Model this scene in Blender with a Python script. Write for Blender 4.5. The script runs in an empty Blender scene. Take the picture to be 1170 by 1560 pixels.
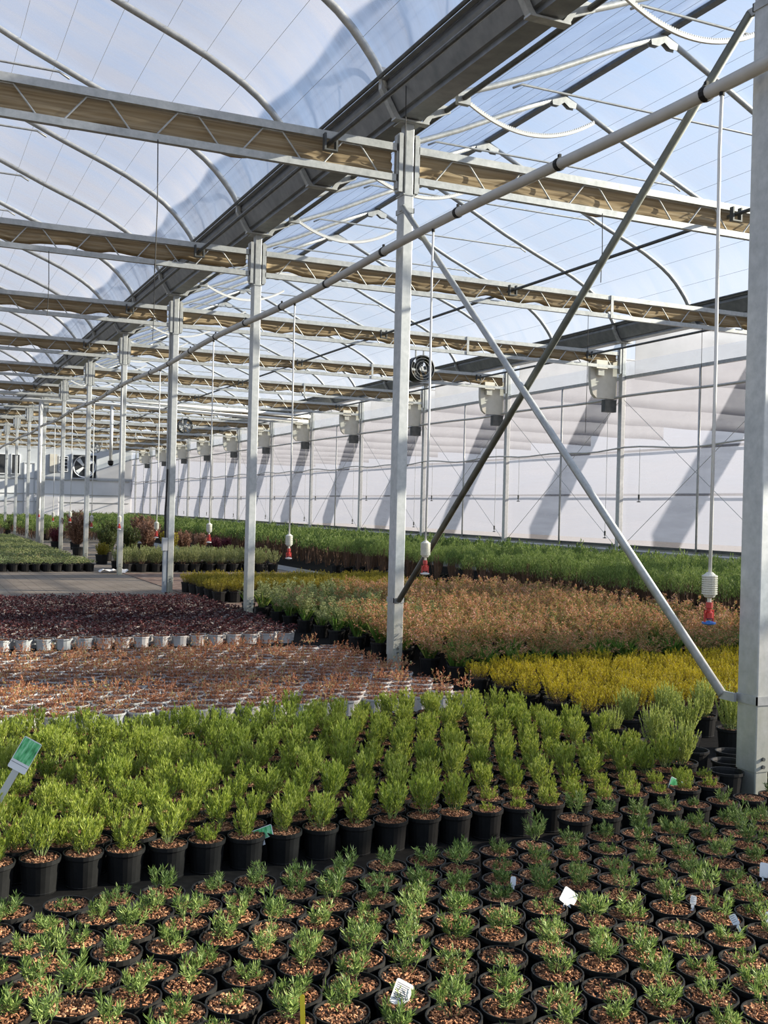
import bpy, math, random
import numpy as np
from mathutils import Matrix, Vector

SC = bpy.context.scene
COL = SC.collection
rnd = random.Random(11)

# ------------------------------------------------------------------ site dimensions (metres)
EYE = 1.643                      # camera height
ROW = 4.536                      # near face of the inner post row
GUT = 4.59                       # gutter centre over the inner row
WALLX = 14.77                    # inner face of the wall posts
GUTW = 14.82                     # gutter centre over the wall row
SPAN = GUTW - GUT
Y2, BAY = 9.705, 5.0
EAVE = 5.577
END = 77.0
FOC = 1619.444

# ------------------------------------------------------------------ camera
YAW, PITCH, ROLL = 4.25840824e-01, -2.20856442e-03, 2.45512475e-02
cy, sy, cp, sp = math.cos(YAW), math.sin(YAW), math.cos(PITCH), math.sin(PITCH)
fwd = Vector((sy * cp, cy * cp, sp)); rt = Vector((cy, -sy, 0)); upv = rt.cross(fwd)
cr, sr = math.cos(ROLL), math.sin(ROLL)
r2 = rt * cr + upv * sr; u2 = upv * cr - rt * sr
cam_d = bpy.data.cameras.new('camera'); cam = bpy.data.objects.new('camera', cam_d); COL.objects.link(cam)
cam.matrix_world = Matrix(((r2.x, u2.x, -fwd.x, 0), (r2.y, u2.y, -fwd.y, 0), (r2.z, u2.z, -fwd.z, EYE), (0, 0, 0, 1)))
cam_d.sensor_fit = 'HORIZONTAL'; cam_d.sensor_width = 36; cam_d.lens = FOC / 1170 * 36
cam_d.clip_start = 0.05; cam_d.clip_end = 400
SC.camera = cam

def seen(x, y, z, mx=45, my=60):
    """whether the place lies in the photographed part of the house (used only to leave out what is far outside it)"""
    d = Vector((x, y, z - EYE)); w = d.dot(fwd)
    if w < 0.3: return False
    px = 585 + FOC * d.dot(r2) / w; py = 780 - FOC * d.dot(u2) / w
    return -mx < px < 1170 + mx and -my < py < 1560 + my

# ------------------------------------------------------------------ materials
def mat(name): 
    m = bpy.data.materials.new(name); m.use_nodes = True
    nt = m.node_tree; nt.nodes.clear()
    return m, nt, nt.nodes, nt.links
def nd(nt, t, **kw):
    n = nt.nodes.new(t)
    for k, v in kw.items(): setattr(n, k, v)
    return n
def setin(n, **kw):
    for k, v in kw.items(): n.inputs[k.replace('_', ' ')].default_value = v
def ramp(nt, stops):
    n = nt.nodes.new('ShaderNodeValToRGB'); e = n.color_ramp.elements
    while len(e) > 1: e.remove(e[-1])
    e[0].position, e[0].color = stops[0][0], (*stops[0][1], 1)
    for p, c in stops[1:]:
        k = e.new(p); k.color = (*c, 1)
    return n
def coords(nt, scale=(1, 1, 1), which='Object'):
    tc = nd(nt, 'ShaderNodeTexCoord'); mp = nd(nt, 'ShaderNodeMapping')
    mp.inputs['Scale'].default_value = scale
    nt.links.new(tc.outputs[which], mp.inputs['Vector'])
    return mp.outputs['Vector']
def noise(nt, vec, scale, detail=3, rough=.55):
    n = nd(nt, 'ShaderNodeTexNoise'); n.inputs['Scale'].default_value = scale
    n.inputs['Detail'].default_value = detail; n.inputs['Roughness'].default_value = rough
    nt.links.new(vec, n.inputs['Vector']); return n

def m_simple(name, stops, scale=8, rough=.6, metal=0., stretch=(1, 1, 1), bump=0., spec=.5):
    m, nt, N, L = mat(name)
    v = coords(nt, stretch); n = noise(nt, v, scale)
    r = ramp(nt, stops); L.new(n.outputs['Fac'], r.inputs['Fac'])
    b = nd(nt, 'ShaderNodeBsdfPrincipled'); setin(b, Roughness=rough, Metallic=metal)
    b.inputs['Specular IOR Level'].default_value = spec
    L.new(r.outputs['Color'], b.inputs['Base Color'])
    if bump:
        bp = nd(nt, 'ShaderNodeBump'); setin(bp, Strength=bump, Distance=.01)
        L.new(n.outputs['Fac'], bp.inputs['Height']); L.new(bp.outputs['Normal'], b.inputs['Normal'])
    o = nd(nt, 'ShaderNodeOutputMaterial'); L.new(b.outputs[0], o.inputs[0])
    return m

def m_leaf(name, stops, trans=.35, rough=.5):
    """leaf colour varies leaf by leaf; light passes through the blade"""
    m, nt, N, L = mat(name)
    g = nd(nt, 'ShaderNodeNewGeometry'); oi = nd(nt, 'ShaderNodeObjectInfo')
    a = nd(nt, 'ShaderNodeMath', operation='MULTIPLY_ADD'); a.inputs[1].default_value = .75
    b2 = nd(nt, 'ShaderNodeMath', operation='MULTIPLY'); b2.inputs[1].default_value = .25
    L.new(oi.outputs['Random'], b2.inputs[0]); L.new(g.outputs['Random Per Island'], a.inputs[0]); L.new(b2.outputs[0], a.inputs[2])
    r = ramp(nt, stops); L.new(a.outputs[0], r.inputs['Fac'])
    p = nd(nt, 'ShaderNodeBsdfPrincipled'); setin(p, Roughness=rough); p.inputs['Specular IOR Level'].default_value = .3
    t = nd(nt, 'ShaderNodeBsdfTranslucent')
    L.new(r.outputs['Color'], p.inputs['Base Color']); L.new(r.outputs['Color'], t.inputs['Color'])
    x = nd(nt, 'ShaderNodeMixShader'); x.inputs[0].default_value = trans
    L.new(p.outputs[0], x.inputs[1]); L.new(t.outputs[0], x.inputs[2])
    o = nd(nt, 'ShaderNodeOutputMaterial'); L.new(x.outputs[0], o.inputs[0])
    return m

def m_film(name, clear, stretch, lo=-.12, hi=.12, tint=(.93, .95, 1), milk=(.9, .91, .95), gloss=.05):
    """polythene: partly clear, partly milky, with wrinkles and painted white reflection streaks"""
    m, nt, N, L = mat(name)
    v = coords(nt, stretch); n = noise(nt, v, 1.0, 5, .6)
    v2 = coords(nt, (.7, .7, .7)); n2 = noise(nt, v2, .8, 2)
    mr = nd(nt, 'ShaderNodeMapRange'); setin(mr, From_Min=.35, From_Max=.68, To_Min=clear - lo, To_Max=clear - hi)  # streaks in the mix imitate white reflections on the film
    L.new(n.outputs['Fac'], mr.inputs['Value'])
    ad = nd(nt, 'ShaderNodeMath', operation='MULTIPLY_ADD'); ad.inputs[1].default_value = -.14
    L.new(n2.outputs['Fac'], ad.inputs[0]); 
    ad2 = nd(nt, 'ShaderNodeMath', operation='ADD'); ad2.inputs[1].default_value = .07
    L.new(mr.outputs[0], ad.inputs[2]); L.new(ad.outputs[0], ad2.inputs[0]); ad2.use_clamp = True
    tr = nd(nt, 'ShaderNodeBsdfTransparent'); tr.inputs[0].default_value = (*tint, 1)
    tl = nd(nt, 'ShaderNodeBsdfTranslucent'); tl.inputs[0].default_value = (*milk, 1)
    df = nd(nt, 'ShaderNodeBsdfDiffuse'); df.inputs[0].default_value = (*milk, 1)
    md = nd(nt, 'ShaderNodeMixShader'); md.inputs[0].default_value = .22
    L.new(tl.outputs[0], md.inputs[1]); L.new(df.outputs[0], md.inputs[2])
    bp = nd(nt, 'ShaderNodeBump'); setin(bp, Strength=.35, Distance=.05)
    L.new(n.outputs['Fac'], bp.inputs['Height'])
    L.new(bp.outputs['Normal'], tl.inputs['Normal']); L.new(bp.outputs['Normal'], df.inputs['Normal'])
    x = nd(nt, 'ShaderNodeMixShader'); L.new(ad2.outputs[0], x.inputs[0])
    L.new(md.outputs[0], x.inputs[1]); L.new(tr.outputs[0], x.inputs[2])
    gl = nd(nt, 'ShaderNodeBsdfGlossy'); gl.inputs['Roughness'].default_value = .25
    y = nd(nt, 'ShaderNodeMixShader'); y.inputs[0].default_value = gloss
    L.new(x.outputs[0], y.inputs[1]); L.new(gl.outputs[0], y.inputs[2])
    o = nd(nt, 'ShaderNodeOutputMaterial'); L.new(y.outputs[0], o.inputs[0])
    return m

def m_steel(name, c0, c1, metal=.55, rough=.42, algae=False):
    m, nt, N, L = mat(name)
    v = coords(nt); n = noise(nt, v, 14, 4, .65)
    r = ramp(nt, [(.3, c0), (.7, c1)]); L.new(n.outputs['Fac'], r.inputs['Fac'])
    col = r.outputs['Color']
    if algae:   # green-yellow film of algae grown on the lowest metre, ragged at its top
        tc = nd(nt, 'ShaderNodeTexCoord'); s = nd(nt, 'ShaderNodeSeparateXYZ'); L.new(tc.outputs['Object'], s.inputs[0])
        n2 = noise(nt, coords(nt, (1, 1, .35)), 9, 4)
        q = nd(nt, 'ShaderNodeMath', operation='MULTIPLY_ADD'); q.inputs[1].default_value = 1.6
        L.new(n2.outputs['Fac'], q.inputs[0]); L.new(s.outputs['Z'], q.inputs[2])
        mr = nd(nt, 'ShaderNodeMapRange'); setin(mr, From_Min=.7, From_Max=2.0, To_Min=.5, To_Max=0)
        L.new(q.outputs[0], mr.inputs['Value'])
        mx = nd(nt, 'ShaderNodeMix', data_type='RGBA'); mx.inputs['B'].default_value = (.34, .33, .16, 1)
        L.new(mr.outputs[0], mx.inputs['Factor']); L.new(col, mx.inputs['A']); col = mx.outputs['Result']
    b = nd(nt, 'ShaderNodeBsdfPrincipled'); setin(b, Roughness=rough, Metallic=metal)
    L.new(col, b.inputs['Base Color'])
    bp = nd(nt, 'ShaderNodeBump'); setin(bp, Strength=.08, Distance=.005)
    L.new(n.outputs['Fac'], bp.inputs['Height']); L.new(bp.outputs['Normal'], b.inputs['Normal'])
    o = nd(nt, 'ShaderNodeOutputMaterial'); L.new(b.outputs[0], o.inputs[0])
    return m

M = {}
M['galv'] = m_steel('galvanised_steel', (.36, .375, .37), (.52, .53, .52), .40, .48)
M['post'] = m_steel('galvanised_post', (.44, .46, .46), (.60, .61, .61), .35, .5, True)
M['dark'] = m_simple('weathered_dark_steel', [(.3, (.07, .075, .075)), (.7, (.13, .135, .13))], 10, .5, .4)
M['brace_backlit'] = m_simple('backlit_dark_steel', [(.3, (.13, .14, .12)), (.7, (.22, .23, .20))], 10, .5, .3)  # brace seen against the light; that shade is put into its colour
M['gutter'] = m_simple('gutter_steel', [(.3, (.20, .215, .225)), (.7, (.30, .31, .32))], 6, .45, .5)
M['black'] = m_simple('black_plastic', [(.3, (.007, .007, .007)), (.7, (.013, .013, .013))], 20, .5, spec=.28)
M['black_rough'] = m_simple('black_rubber', [(.3, (.012, .012, .012)), (.7, (.02, .02, .02))], 20, .7)
M['pvc'] = m_simple('grey_pvc', [(.3, (.50, .49, .46)), (.7, (.60, .59, .56))], 5, .45)
M['white_pvc'] = m_simple('white_pvc', [(.3, (.72, .72, .70)), (.7, (.80, .80, .78))], 5, .4)
M['cream'] = m_simple('cream_plastic', [(.3, (.66, .63, .53)), (.7, (.74, .71, .62))], 6, .5)
M['red'] = m_simple('red_plastic', [(.3, (.45, .03, .02)), (.7, (.55, .05, .04))], 8, .35)
M['blue'] = m_simple('blue_plastic', [(.3, (.02, .12, .45)), (.7, (.04, .18, .55))], 8, .35)
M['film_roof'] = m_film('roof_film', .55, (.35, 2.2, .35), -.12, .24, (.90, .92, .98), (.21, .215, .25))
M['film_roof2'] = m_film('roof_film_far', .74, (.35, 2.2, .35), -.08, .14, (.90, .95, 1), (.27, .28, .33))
M['film_near_lightened'] = m_film('roof_film_near_lightened', .50, (.35, 2.2, .35), -.10, .16, (.92, .94, 1), (.72, .72, .76))  # same film as elsewhere, milk lightened because no sun reaches this slope
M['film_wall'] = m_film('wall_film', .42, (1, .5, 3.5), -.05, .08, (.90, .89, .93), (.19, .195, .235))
M['film_clear'] = m_film('eave_film', .66, (1, .8, 2), -.1, .12, (.90, .95, 1), (.27, .28, .33))
M['tag_white'] = m_simple('white_card', [(.3, (.74, .74, .74)), (.7, (.82, .82, .82))], 10, .5)
M['ink'] = m_simple('grey_ink', [(.3, (.12, .12, .14)), (.7, (.2, .2, .22))], 10, .6)
M['tag_green'] = m_simple('green_print', [(.35, (.02, .22, .06)), (.5, (.10, .50, .18)), (.65, (.35, .72, .42))], 60, .35, stretch=(1, 1, .25))
M['stake'] = m_simple('grey_stake', [(.3, (.42, .42, .39)), (.7, (.52, .52, .48))], 8, .6)
M['yellow'] = m_simple('yellow_plastic', [(.3, (.70, .55, .02)), (.7, (.80, .65, .05))], 8, .4)
M['bark'] = m_simple('bark_bed', [(.25, (.05, .02, .013)), (.5, (.13, .055, .034)), (.75, (.24, .11, .065))], 60, .9, bump=.6)
M['pot_white'] = m_simple('pale_pot', [(.3, (.50, .48, .46)), (.7, (.62, .60, .58))], 9, .5)
M['board'] = m_simple('pale_board', [(.3, (.50, .50, .48)), (.7, (.62, .62, .60))], 3, .6)
M['panel'] = m_simple('pale_wall_panel', [(.3, (.70, .71, .72)), (.7, (.80, .81, .82))], .6, .5)
M['panel_grey'] = m_simple('grey_wall_panel', [(.3, (.44, .46, .48)), (.7, (.52, .54, .56))], .8, .6)
M['void'] = m_simple('dark_opening', [(.3, (.02, .022, .025)), (.7, (.05, .052, .055))], 2, .5)
M['beige'] = m_simple('beige_panel', [(.3, (.52, .48, .40)), (.7, (.60, .56, .48))], 3, .6)
M['cable'] = m_simple('blue_grey_conduit', [(.3, (.28, .32, .36)), (.7, (.36, .40, .44))], 6, .5)
M['stem'] = m_simple('brown_stem', [(.3, (.10, .055, .03)), (.7, (.18, .10, .06))], 30, .8)
M['stem_green'] = m_simple('green_stem', [(.3, (.12, .17, .05)), (.7, (.20, .25, .09))], 30, .8)

def m_chip():
    m = m_leaf('bark_chip', [(0, (.045, .018, .010)), (.35, (.16, .070, .034)), (.7, (.33, .155, .078)), (1, (.56, .34, .20))], 0.0, .85)
    return m
M['chip'] = m_chip()
M['lf_herb'] = m_leaf('herb_leaf', [(0, (.05, .10, .022)), (.5, (.14, .22, .055)), (.85, (.29, .38, .11)), (1, (.44, .50, .20))])
M['lf_rose'] = m_leaf('lime_leaf', [(0, (.11, .18, .014)), (.4, (.29, .36, .05)), (.8, (.48, .53, .10)), (1, (.62, .63, .20))])
M['lf_pink'] = m_leaf('pink_leaf', [(0, (.12, .035, .02)), (.25, (.36, .13, .055)), (.5, (.54, .24, .12)), (.72, (.64, .36, .22)), (.84, (.48, .45, .16)), (1, (.74, .68, .42))])
M['lf_red'] = m_leaf('burgundy_leaf', [(0, (.018, .007, .008)), (.5, (.055, .016, .018)), (.82, (.13, .038, .038)), (1, (.36, .17, .15))], .25, .4)
M['lf_per'] = m_leaf('faded_flower', [(0, (.14, .17, .04)), (.3, (.34, .33, .09)), (.45, (.48, .24, .10)), (.72, (.68, .36, .20)), (.9, (.72, .42, .30)), (1, (.82, .52, .48))])
M['lf_strap'] = m_leaf('strap_leaf', [(0, (.05, .13, .02)), (.5, (.12, .24, .04)), (.85, (.26, .34, .07)), (1, (.40, .40, .10))])
M['lf_gold'] = m_leaf('golden_leaf', [(0, (.30, .25, .015)), (.5, (.56, .46, .025)), (1, (.76, .64, .05))])
M['lf_pale'] = m_leaf('pale_green_leaf', [(0, (.28, .34, .06)), (.5, (.52, .58, .15)), (1, (.68, .72, .30))])
M['lf_con'] = m_leaf('conifer_leaf', [(0, (.07, .13, .03)), (.5, (.20, .29, .07)), (1, (.42, .50, .16))])
M['lf_lav'] = m_leaf('grey_green_leaf', [(0, (.14, .17, .05)), (.5, (.32, .36, .14)), (1, (.52, .53, .27))])
M['lf_bronze'] = m_leaf('bronze_leaf', [(0, (.14, .075, .045)), (.5, (.38, .22, .14)), (1, (.60, .38, .27))])
M['lf_dull'] = m_leaf('dull_green_leaf', [(0, (.03, .05, .018)), (.5, (.075, .11, .03)), (1, (.16, .19, .06))])
M['lf_wine'] = m_leaf('wine_leaf', [(0, (.06, .012, .02)), (.5, (.16, .03, .05)), (1, (.30, .08, .10))])
M['lf_yell'] = m_leaf('yellow_leaf', [(0, (.16, .15, .02)), (.5, (.36, .31, .03)), (1, (.5, .4, .06))])
M['lf_succ'] = m_leaf('succulent_leaf', [(0, (.12, .16, .05)), (.5, (.27, .32, .12)), (.85, (.42, .45, .22)), (1, (.50, .28, .16))])

def m_curtain():
    m, nt, N, L = mat('folded_shade_cloth')
    n = noise(nt, coords(nt, (.5, 1, 26)), 1.2, 3)
    r = ramp(nt, [(.3, (.33, .245, .145)), (.5, (.47, .365, .23)), (.7, (.62, .52, .36))]); L.new(n.outputs['Fac'], r.inputs['Fac'])
    d = nd(nt, 'ShaderNodeBsdfDiffuse'); t = nd(nt, 'ShaderNodeBsdfTranslucent')
    L.new(r.outputs['Color'], d.inputs[0]); L.new(r.outputs['Color'], t.inputs[0])
    bp = nd(nt, 'ShaderNodeBump'); setin(bp, Strength=.5, Distance=.02); L.new(n.outputs['Fac'], bp.inputs['Height'])
    L.new(bp.outputs['Normal'], d.inputs['Normal'])
    x = nd(nt, 'ShaderNodeMixShader'); x.inputs[0].default_value = .4
    L.new(d.outputs[0], x.inputs[1]); L.new(t.outputs[0], x.inputs[2])
    o = nd(nt, 'ShaderNodeOutputMaterial'); L.new(x.outputs[0], o.inputs[0]); return m
M['curtain'] = m_curtain()
M['shadow_panel_pale'] = m_simple('pale_shadow_panel', [(.3, (.30, .31, .33)), (.7, (.36, .37, .39))], 3, .9, spec=.1)

def m_floor():
    m, nt, N, L = mat('weed_mat')
    v = coords(nt)
    n = noise(nt, v, 1.3, 5, .6); n2 = noise(nt, v, 45, 4, .7)
    r = ramp(nt, [(.3, (.13, .10, .072)), (.5, (.23, .19, .145)), (.7, (.33, .285, .23))])
    mx = nd(nt, 'ShaderNodeMath', operation='MULTIPLY_ADD'); mx.inputs[1].default_value = .5
    h = nd(nt, 'ShaderNodeMath', operation='MULTIPLY'); h.inputs[1].default_value = .5
    L.new(n2.outputs['Fac'], h.inputs[0]); L.new(n.outputs['Fac'], mx.inputs[0]); L.new(h.outputs[0], mx.inputs[2])
    L.new(mx.outputs[0], r.inputs['Fac'])
    bk = nd(nt, 'ShaderNodeTexBrick'); bk.offset = 0
    setin(bk, Scale=4.5, Mortar_Size=.035, Brick_Width=1.0, Row_Height=1.0); L.new(v, bk.inputs['Vector'])
    bk.inputs['Color1'].default_value = bk.inputs['Color2'].default_value = (1, 1, 1, 1); bk.inputs['Mortar'].default_value = (.62, .6, .57, 1)
    mu = nd(nt, 'ShaderNodeMix', data_type='RGBA', blend_type='MULTIPLY'); mu.inputs['Factor'].default_value = 1
    L.new(r.outputs['Color'], mu.inputs['A']); L.new(bk.outputs['Color'], mu.inputs['B'])
    b = nd(nt, 'ShaderNodeBsdfPrincipled'); setin(b, Roughness=.9); L.new(mu.outputs['Result'], b.inputs['Base Color'])
    bp = nd(nt, 'ShaderNodeBump'); setin(bp, Strength=.5, Distance=.02); L.new(n2.outputs['Fac'], bp.inputs['Height']); L.new(bp.outputs['Normal'], b.inputs['Normal'])
    o = nd(nt, 'ShaderNodeOutputMaterial'); L.new(b.outputs[0], o.inputs[0]); return m
M['floor'] = m_floor()
M['shaded_black_mat'] = m_simple('shaded_black_bed_mat', [(.3, (.006, .006, .006)), (.7, (.014, .013, .012))], 25, .9, spec=.1)  # mat blackened to stand for the shadow between the pots
M['path'] = m_simple('grey_path', [(.3, (.22, .215, .20)), (.7, (.33, .325, .31))], 4, .85)
M['soil_red'] = m_simple('reddish_dirt', [(.3, (.13, .075, .05)), (.55, (.22, .14, .10)), (.75, (.42, .36, .28))], 5, .9)

# ------------------------------------------------------------------ mesh building
class MB:
    def __init__(s): s.v = []; s.f = []; s.m = []; s.n = 0
    def add(s, vs, fs, mi=0):
        b = s.n; s.v.extend(vs); s.n += len(vs)
        for f in fs: s.f.append(tuple(i + b for i in f))
        s.m.extend([mi] * len(fs)); return s
    def box(s, x0, x1, y0, y1, z0, z1, mi=0):
        return s.add([(x0, y0, z0), (x1, y0, z0), (x1, y1, z0), (x0, y1, z0), (x0, y0, z1), (x1, y0, z1), (x1, y1, z1), (x0, y1, z1)],
              [(0, 3, 2, 1), (4, 5, 6, 7), (0, 1, 5, 4), (1, 2, 6, 5), (2, 3, 7, 6), (3, 0, 4, 7)], mi)
    def tube(s, pts, r, n=8, mi=0, caps=True):
        P = [Vector(p) for p in pts]; rs = r if isinstance(r, (list, tuple)) else [r] * len(P)
        vs = []; prev = None
        for i, p in enumerate(P):
            t = (P[min(i + 1, len(P) - 1)] - P[max(i - 1, 0)]).normalized()
            if prev is None:
                a = Vector((0, 0, 1)) if abs(t.z) < .9 else Vector((1, 0, 0))
                e = t.cross(a).normalized()
            else:
                e = (prev - t * prev.dot(t)).normalized()
            prev = e; g = t.cross(e)
            for k in range(n):
                an = 2 * math.pi * k / n
                q = p + (e * math.cos(an) + g * math.sin(an)) * rs[i]
                vs.append(tuple(q))
        fs = [(i * n + k, i * n + (k + 1) % n, (i + 1) * n + (k + 1) % n, (i + 1) * n + k) for i in range(len(P) - 1) for k in range(n)]
        if caps: fs += [tuple(range(n - 1, -1, -1)), tuple((len(P) - 1) * n + k for k in range(n))]
        return s.add(vs, fs, mi)
    def lathe(s, prof, n=16, mi=0, c=(0, 0, 0)):
        vs = [(c[0] + r * math.cos(2 * math.pi * k / n), c[1] + r * math.sin(2 * math.pi * k / n), c[2] + z) for r, z in prof for k in range(n)]
        fs = [(i * n + k, i * n + (k + 1) % n, (i + 1) * n + (k + 1) % n, (i + 1) * n + k) for i in range(len(prof) - 1) for k in range(n)]
        return s.add(vs, fs, mi)
    def prism(s, poly, a0, a1, axis, mi=0):
        """closed outline extruded along an axis; the outline is in the two other axes in order"""
        n = len(poly)
        def P(a, u, v): return (a, u, v) if axis == 0 else (u, a, v) if axis == 1 else (u, v, a)
        vs = [P(a, u, v) for a in (a0, a1) for u, v in poly]
        fs = [(k, (k + 1) % n, n + (k + 1) % n, n + k) for k in range(n)] + [tuple(range(n - 1, -1, -1)), tuple(range(n, 2 * n))]
        return s.add(vs, fs, mi)
    def leaf(s, b, d, ln, w, mi=0, up=None, bend=0.):
        d = d.normalized(); a = up or Vector((rnd.uniform(-1, 1), rnd.uniform(-1, 1), rnd.uniform(-1, 1)))
        e = d.cross(a)
        if e.length < 1e-4: e = d.cross(Vector((1, .3, .2)))
        e.normalize(); g = e.cross(d)
        mid = b + d * (ln * .5) - g * (w * .25); tip = b + d * ln - Vector((0, 0, bend * ln))
        return s.add([tuple(b), tuple(mid + e * w * .5), tuple(tip), tuple(mid - e * w * .5)], [(0, 1, 2), (0, 2, 3)], mi)
    def mesh(s, name, mats, smooth=False):
        me = bpy.data.meshes.new(name); me.from_pydata(s.v, [], s.f)
        for m in mats: me.materials.append(M[m] if isinstance(m, str) else m)
        if len(mats) > 1: me.polygons.foreach_set('material_index', s.m)
        if smooth: me.polygons.foreach_set('use_smooth', [True] * len(me.polygons))
        me.update(); return me
    def obj(s, name, m, parent=None, smooth=False):
        o = bpy.data.objects.new(name, s.mesh(name, m if isinstance(m, list) else [m], smooth)); COL.objects.link(o)
        if parent: o.parent = parent
        return o

def tag(o, label=None, cat=None, group=None, kind=None):
    for k, v in (('label', label), ('category', cat), ('group', group), ('kind', kind)):
        if v: o[k] = v
    return o
def thing(name, label, cat, loc=(0, 0, 0), group=None, rz=0.):
    o = bpy.data.objects.new(name, None); COL.objects.link(o); o.location = loc; o.rotation_euler = (0, 0, rz)
    o.empty_display_size = .1
    return tag(o, label, cat, group)
def put(name, me, parent, loc=(0, 0, 0), rz=0., sc=1.):
    o = bpy.data.objects.new(name, me); COL.objects.link(o); o.parent = parent
    o.location = loc; o.rotation_euler = (0, 0, rz); o.scale = sc if isinstance(sc, tuple) else (sc, sc, sc); return o
def struct(o): o['kind'] = 'structure'; return o
def nth(i):
    return {1: 'first', 2: 'second', 3: 'third', 4: 'fourth', 5: 'fifth', 6: 'sixth', 7: 'seventh', 8: 'eighth', 9: 'ninth', 10: 'tenth',
            11: 'eleventh', 12: 'twelfth'}.get(i, f"{i}{'st' if i % 10 == 1 and i != 11 else 'nd' if i % 10 == 2 and i != 12 else 'rd' if i % 10 == 3 and i != 13 else 'th'}")

# ------------------------------------------------------------------ ground
b = MB(); b.box(-30, 45, -12, 110, -.2, 0); struct(b.obj('floor', 'floor'))
b = MB(); b.box(9.05, 9.75, 16.9, 76, .002, .012); struct(b.obj('path', 'path'))
b = MB(); b.box(-.6, 9.7, 2.0, 16.6, .002, .008); struct(b.obj('floor_bed_mat', 'shaded_black_mat'))
b = MB(); b.box(9.8, 14.6, 8.5, 76, .002, .008); struct(b.obj('floor_wall_bed_mat', 'shaded_black_mat'))
b = MB(); b.box(4.75, 9.0, 16.7, 25.2, .003, .011); struct(b.obj('floor_dirt_strip', 'soil_red'))

# ------------------------------------------------------------------ roof shape
PD = [.29, .33, .40, .50, .63, .86, 1.05, 1.25, 1.55, 2.0, 2.5, 3.04, 3.9, 4.6, 5.115]
PZ = [5.86, 5.98, 6.10, 6.22, 6.37, 6.57, 6.69, 6.80, 6.95, 7.13, 7.32, 7.54, 7.95, 8.28, 8.50]
def roof_z(d): return float(np.interp(d, PD, PZ))
def half_film(name, gx, sgn, y0, y1, mt):
    """film over one roof slope, blown slightly outward between the ribs"""
    ds = sorted(set(list(np.linspace(.29, 1.4, 12)) + list(np.linspace(1.4, 5.115, 14))))
    ys = np.arange(y0, y1 + .01, .25); vs = []; fs = []
    for yv in ys:
        ph = ((yv - Y2) / 2.5) % 1.0; bl = math.sin(math.pi * ph) ** .8
        for d in ds:
            k = min(1, (d - .29) / .5) * min(1, (5.115 - d) / .5)
            vs.append((gx + sgn * (d - .035 * bl * k), yv, roof_z(d) + .03 + .085 * bl * k))
    n = len(ds)
    for i in range(len(ys) - 1):
        for j in range(n - 1): fs.append((i * n + j, i * n + j + 1, (i + 1) * n + j + 1, (i + 1) * n + j))
    b = MB(); b.add(vs, fs); return struct(b.obj(name, mt, smooth=True))
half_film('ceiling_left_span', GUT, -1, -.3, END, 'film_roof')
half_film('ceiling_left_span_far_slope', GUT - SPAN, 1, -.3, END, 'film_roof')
half_film('ceiling_right_span', GUT, 1, -.3, END, 'film_near_lightened')
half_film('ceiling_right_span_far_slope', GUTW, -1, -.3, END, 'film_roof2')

# ------------------------------------------------------------------ roof arches: two half ribs, a tie and a ridge plate each
def half_rib_mesh(sgn):
    b = MB(); ds = [.29, .33, .38, .45, .54, .66, .82, 1.0, 1.2, 1.45, 1.8, 2.4, 3.2, 4.2, 5.09]
    b.tube([(sgn * d, 0, roof_z(d) - .025) for d in ds], .043, 8); return b.mesh('half_rib', ['galv'], True)
RIB_R, RIB_L = half_rib_mesh(1), half_rib_mesh(-1)
b = MB(); b.tube([(-2.44, 0, 7.28), (-2.3, 0, 7.35), (2.3, 0, 7.35), (2.44, 0, 7.28)], .016, 6); TIE = b.mesh('tie_bar', ['galv'], True)
b = MB(); b.prism([(-.22, 8.29), (-.10, 8.29), (0, 8.36), (.10, 8.29), (.22, 8.29), (.24, 8.38), (0, 8.47), (-.24, 8.38)], -.045, -.038, 1); b.prism([(-.22, 8.29), (-.10, 8.29), (0, 8.36), (.10, 8.29), (.22, 8.29), (.24, 8.38), (0, 8.47), (-.24, 8.38)], .038, .045, 1)
RPL = b.mesh('ridge_plate', ['galv'])
ribs_y = [Y2 + 2.5 * k for k in range(-3, 27)]
for i, yv in enumerate(ribs_y):
    for side, gx in (('left', GUT - SPAN), ('right', GUT)):
        if side == 'left' and yv < 4: continue
        n = i - (3 if side == 'left' else 1)
        cen = gx + SPAN / 2
        where = f"{nth(max(n,1))} from the front under the {side} span film" if n >= 1 else f"nearest of the {side} span, cut by the frame"
        if n < 0: where = f"behind the nearest of the {side} span, out of frame above"
        t = thing('roof_arch', f"galvanised arched tube rib, {where}", 'roof rib', (cen, yv, 0), 'arched roof ribs')
        put('half_rib', RIB_R, t, (-SPAN / 2, 0, 0)); put('half_rib', RIB_L, t, (SPAN / 2, 0, 0))
        put('tie_bar', TIE, t); put('ridge_plate', RPL, t)
# ridge tubes
for cx_, lab in ((GUT - SPAN / 2, 'left'), (GUT + SPAN / 2, 'right')):
    b = MB(); b.box(cx_ - .06, cx_ + .06, -.3, END, 8.47, 8.525)
    tag(b.obj('ridge_beam', 'dark'), f"dark ridge beam along the top of the {lab} span roof", 'ridge beam')
# support wires under the film
for gx, sgn, lab in ((GUT, -1, 'left slope'), (GUT, 1, 'near right slope'), (GUTW, -1, 'far right slope')):
    for j in range(10):
        d = .55 + .46 * j
        b = MB(); b.tube([(gx + sgn * d, -.3, roof_z(d) + .018), (gx + sgn * d, END - .2, roof_z(d) + .018)], .0026, 4)
        tag(b.obj('support_wire', 'galv'), f"thin wire under the film, {nth(j + 1)} above the gutter on the {lab}", 'wire', 'film support wires')

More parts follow.
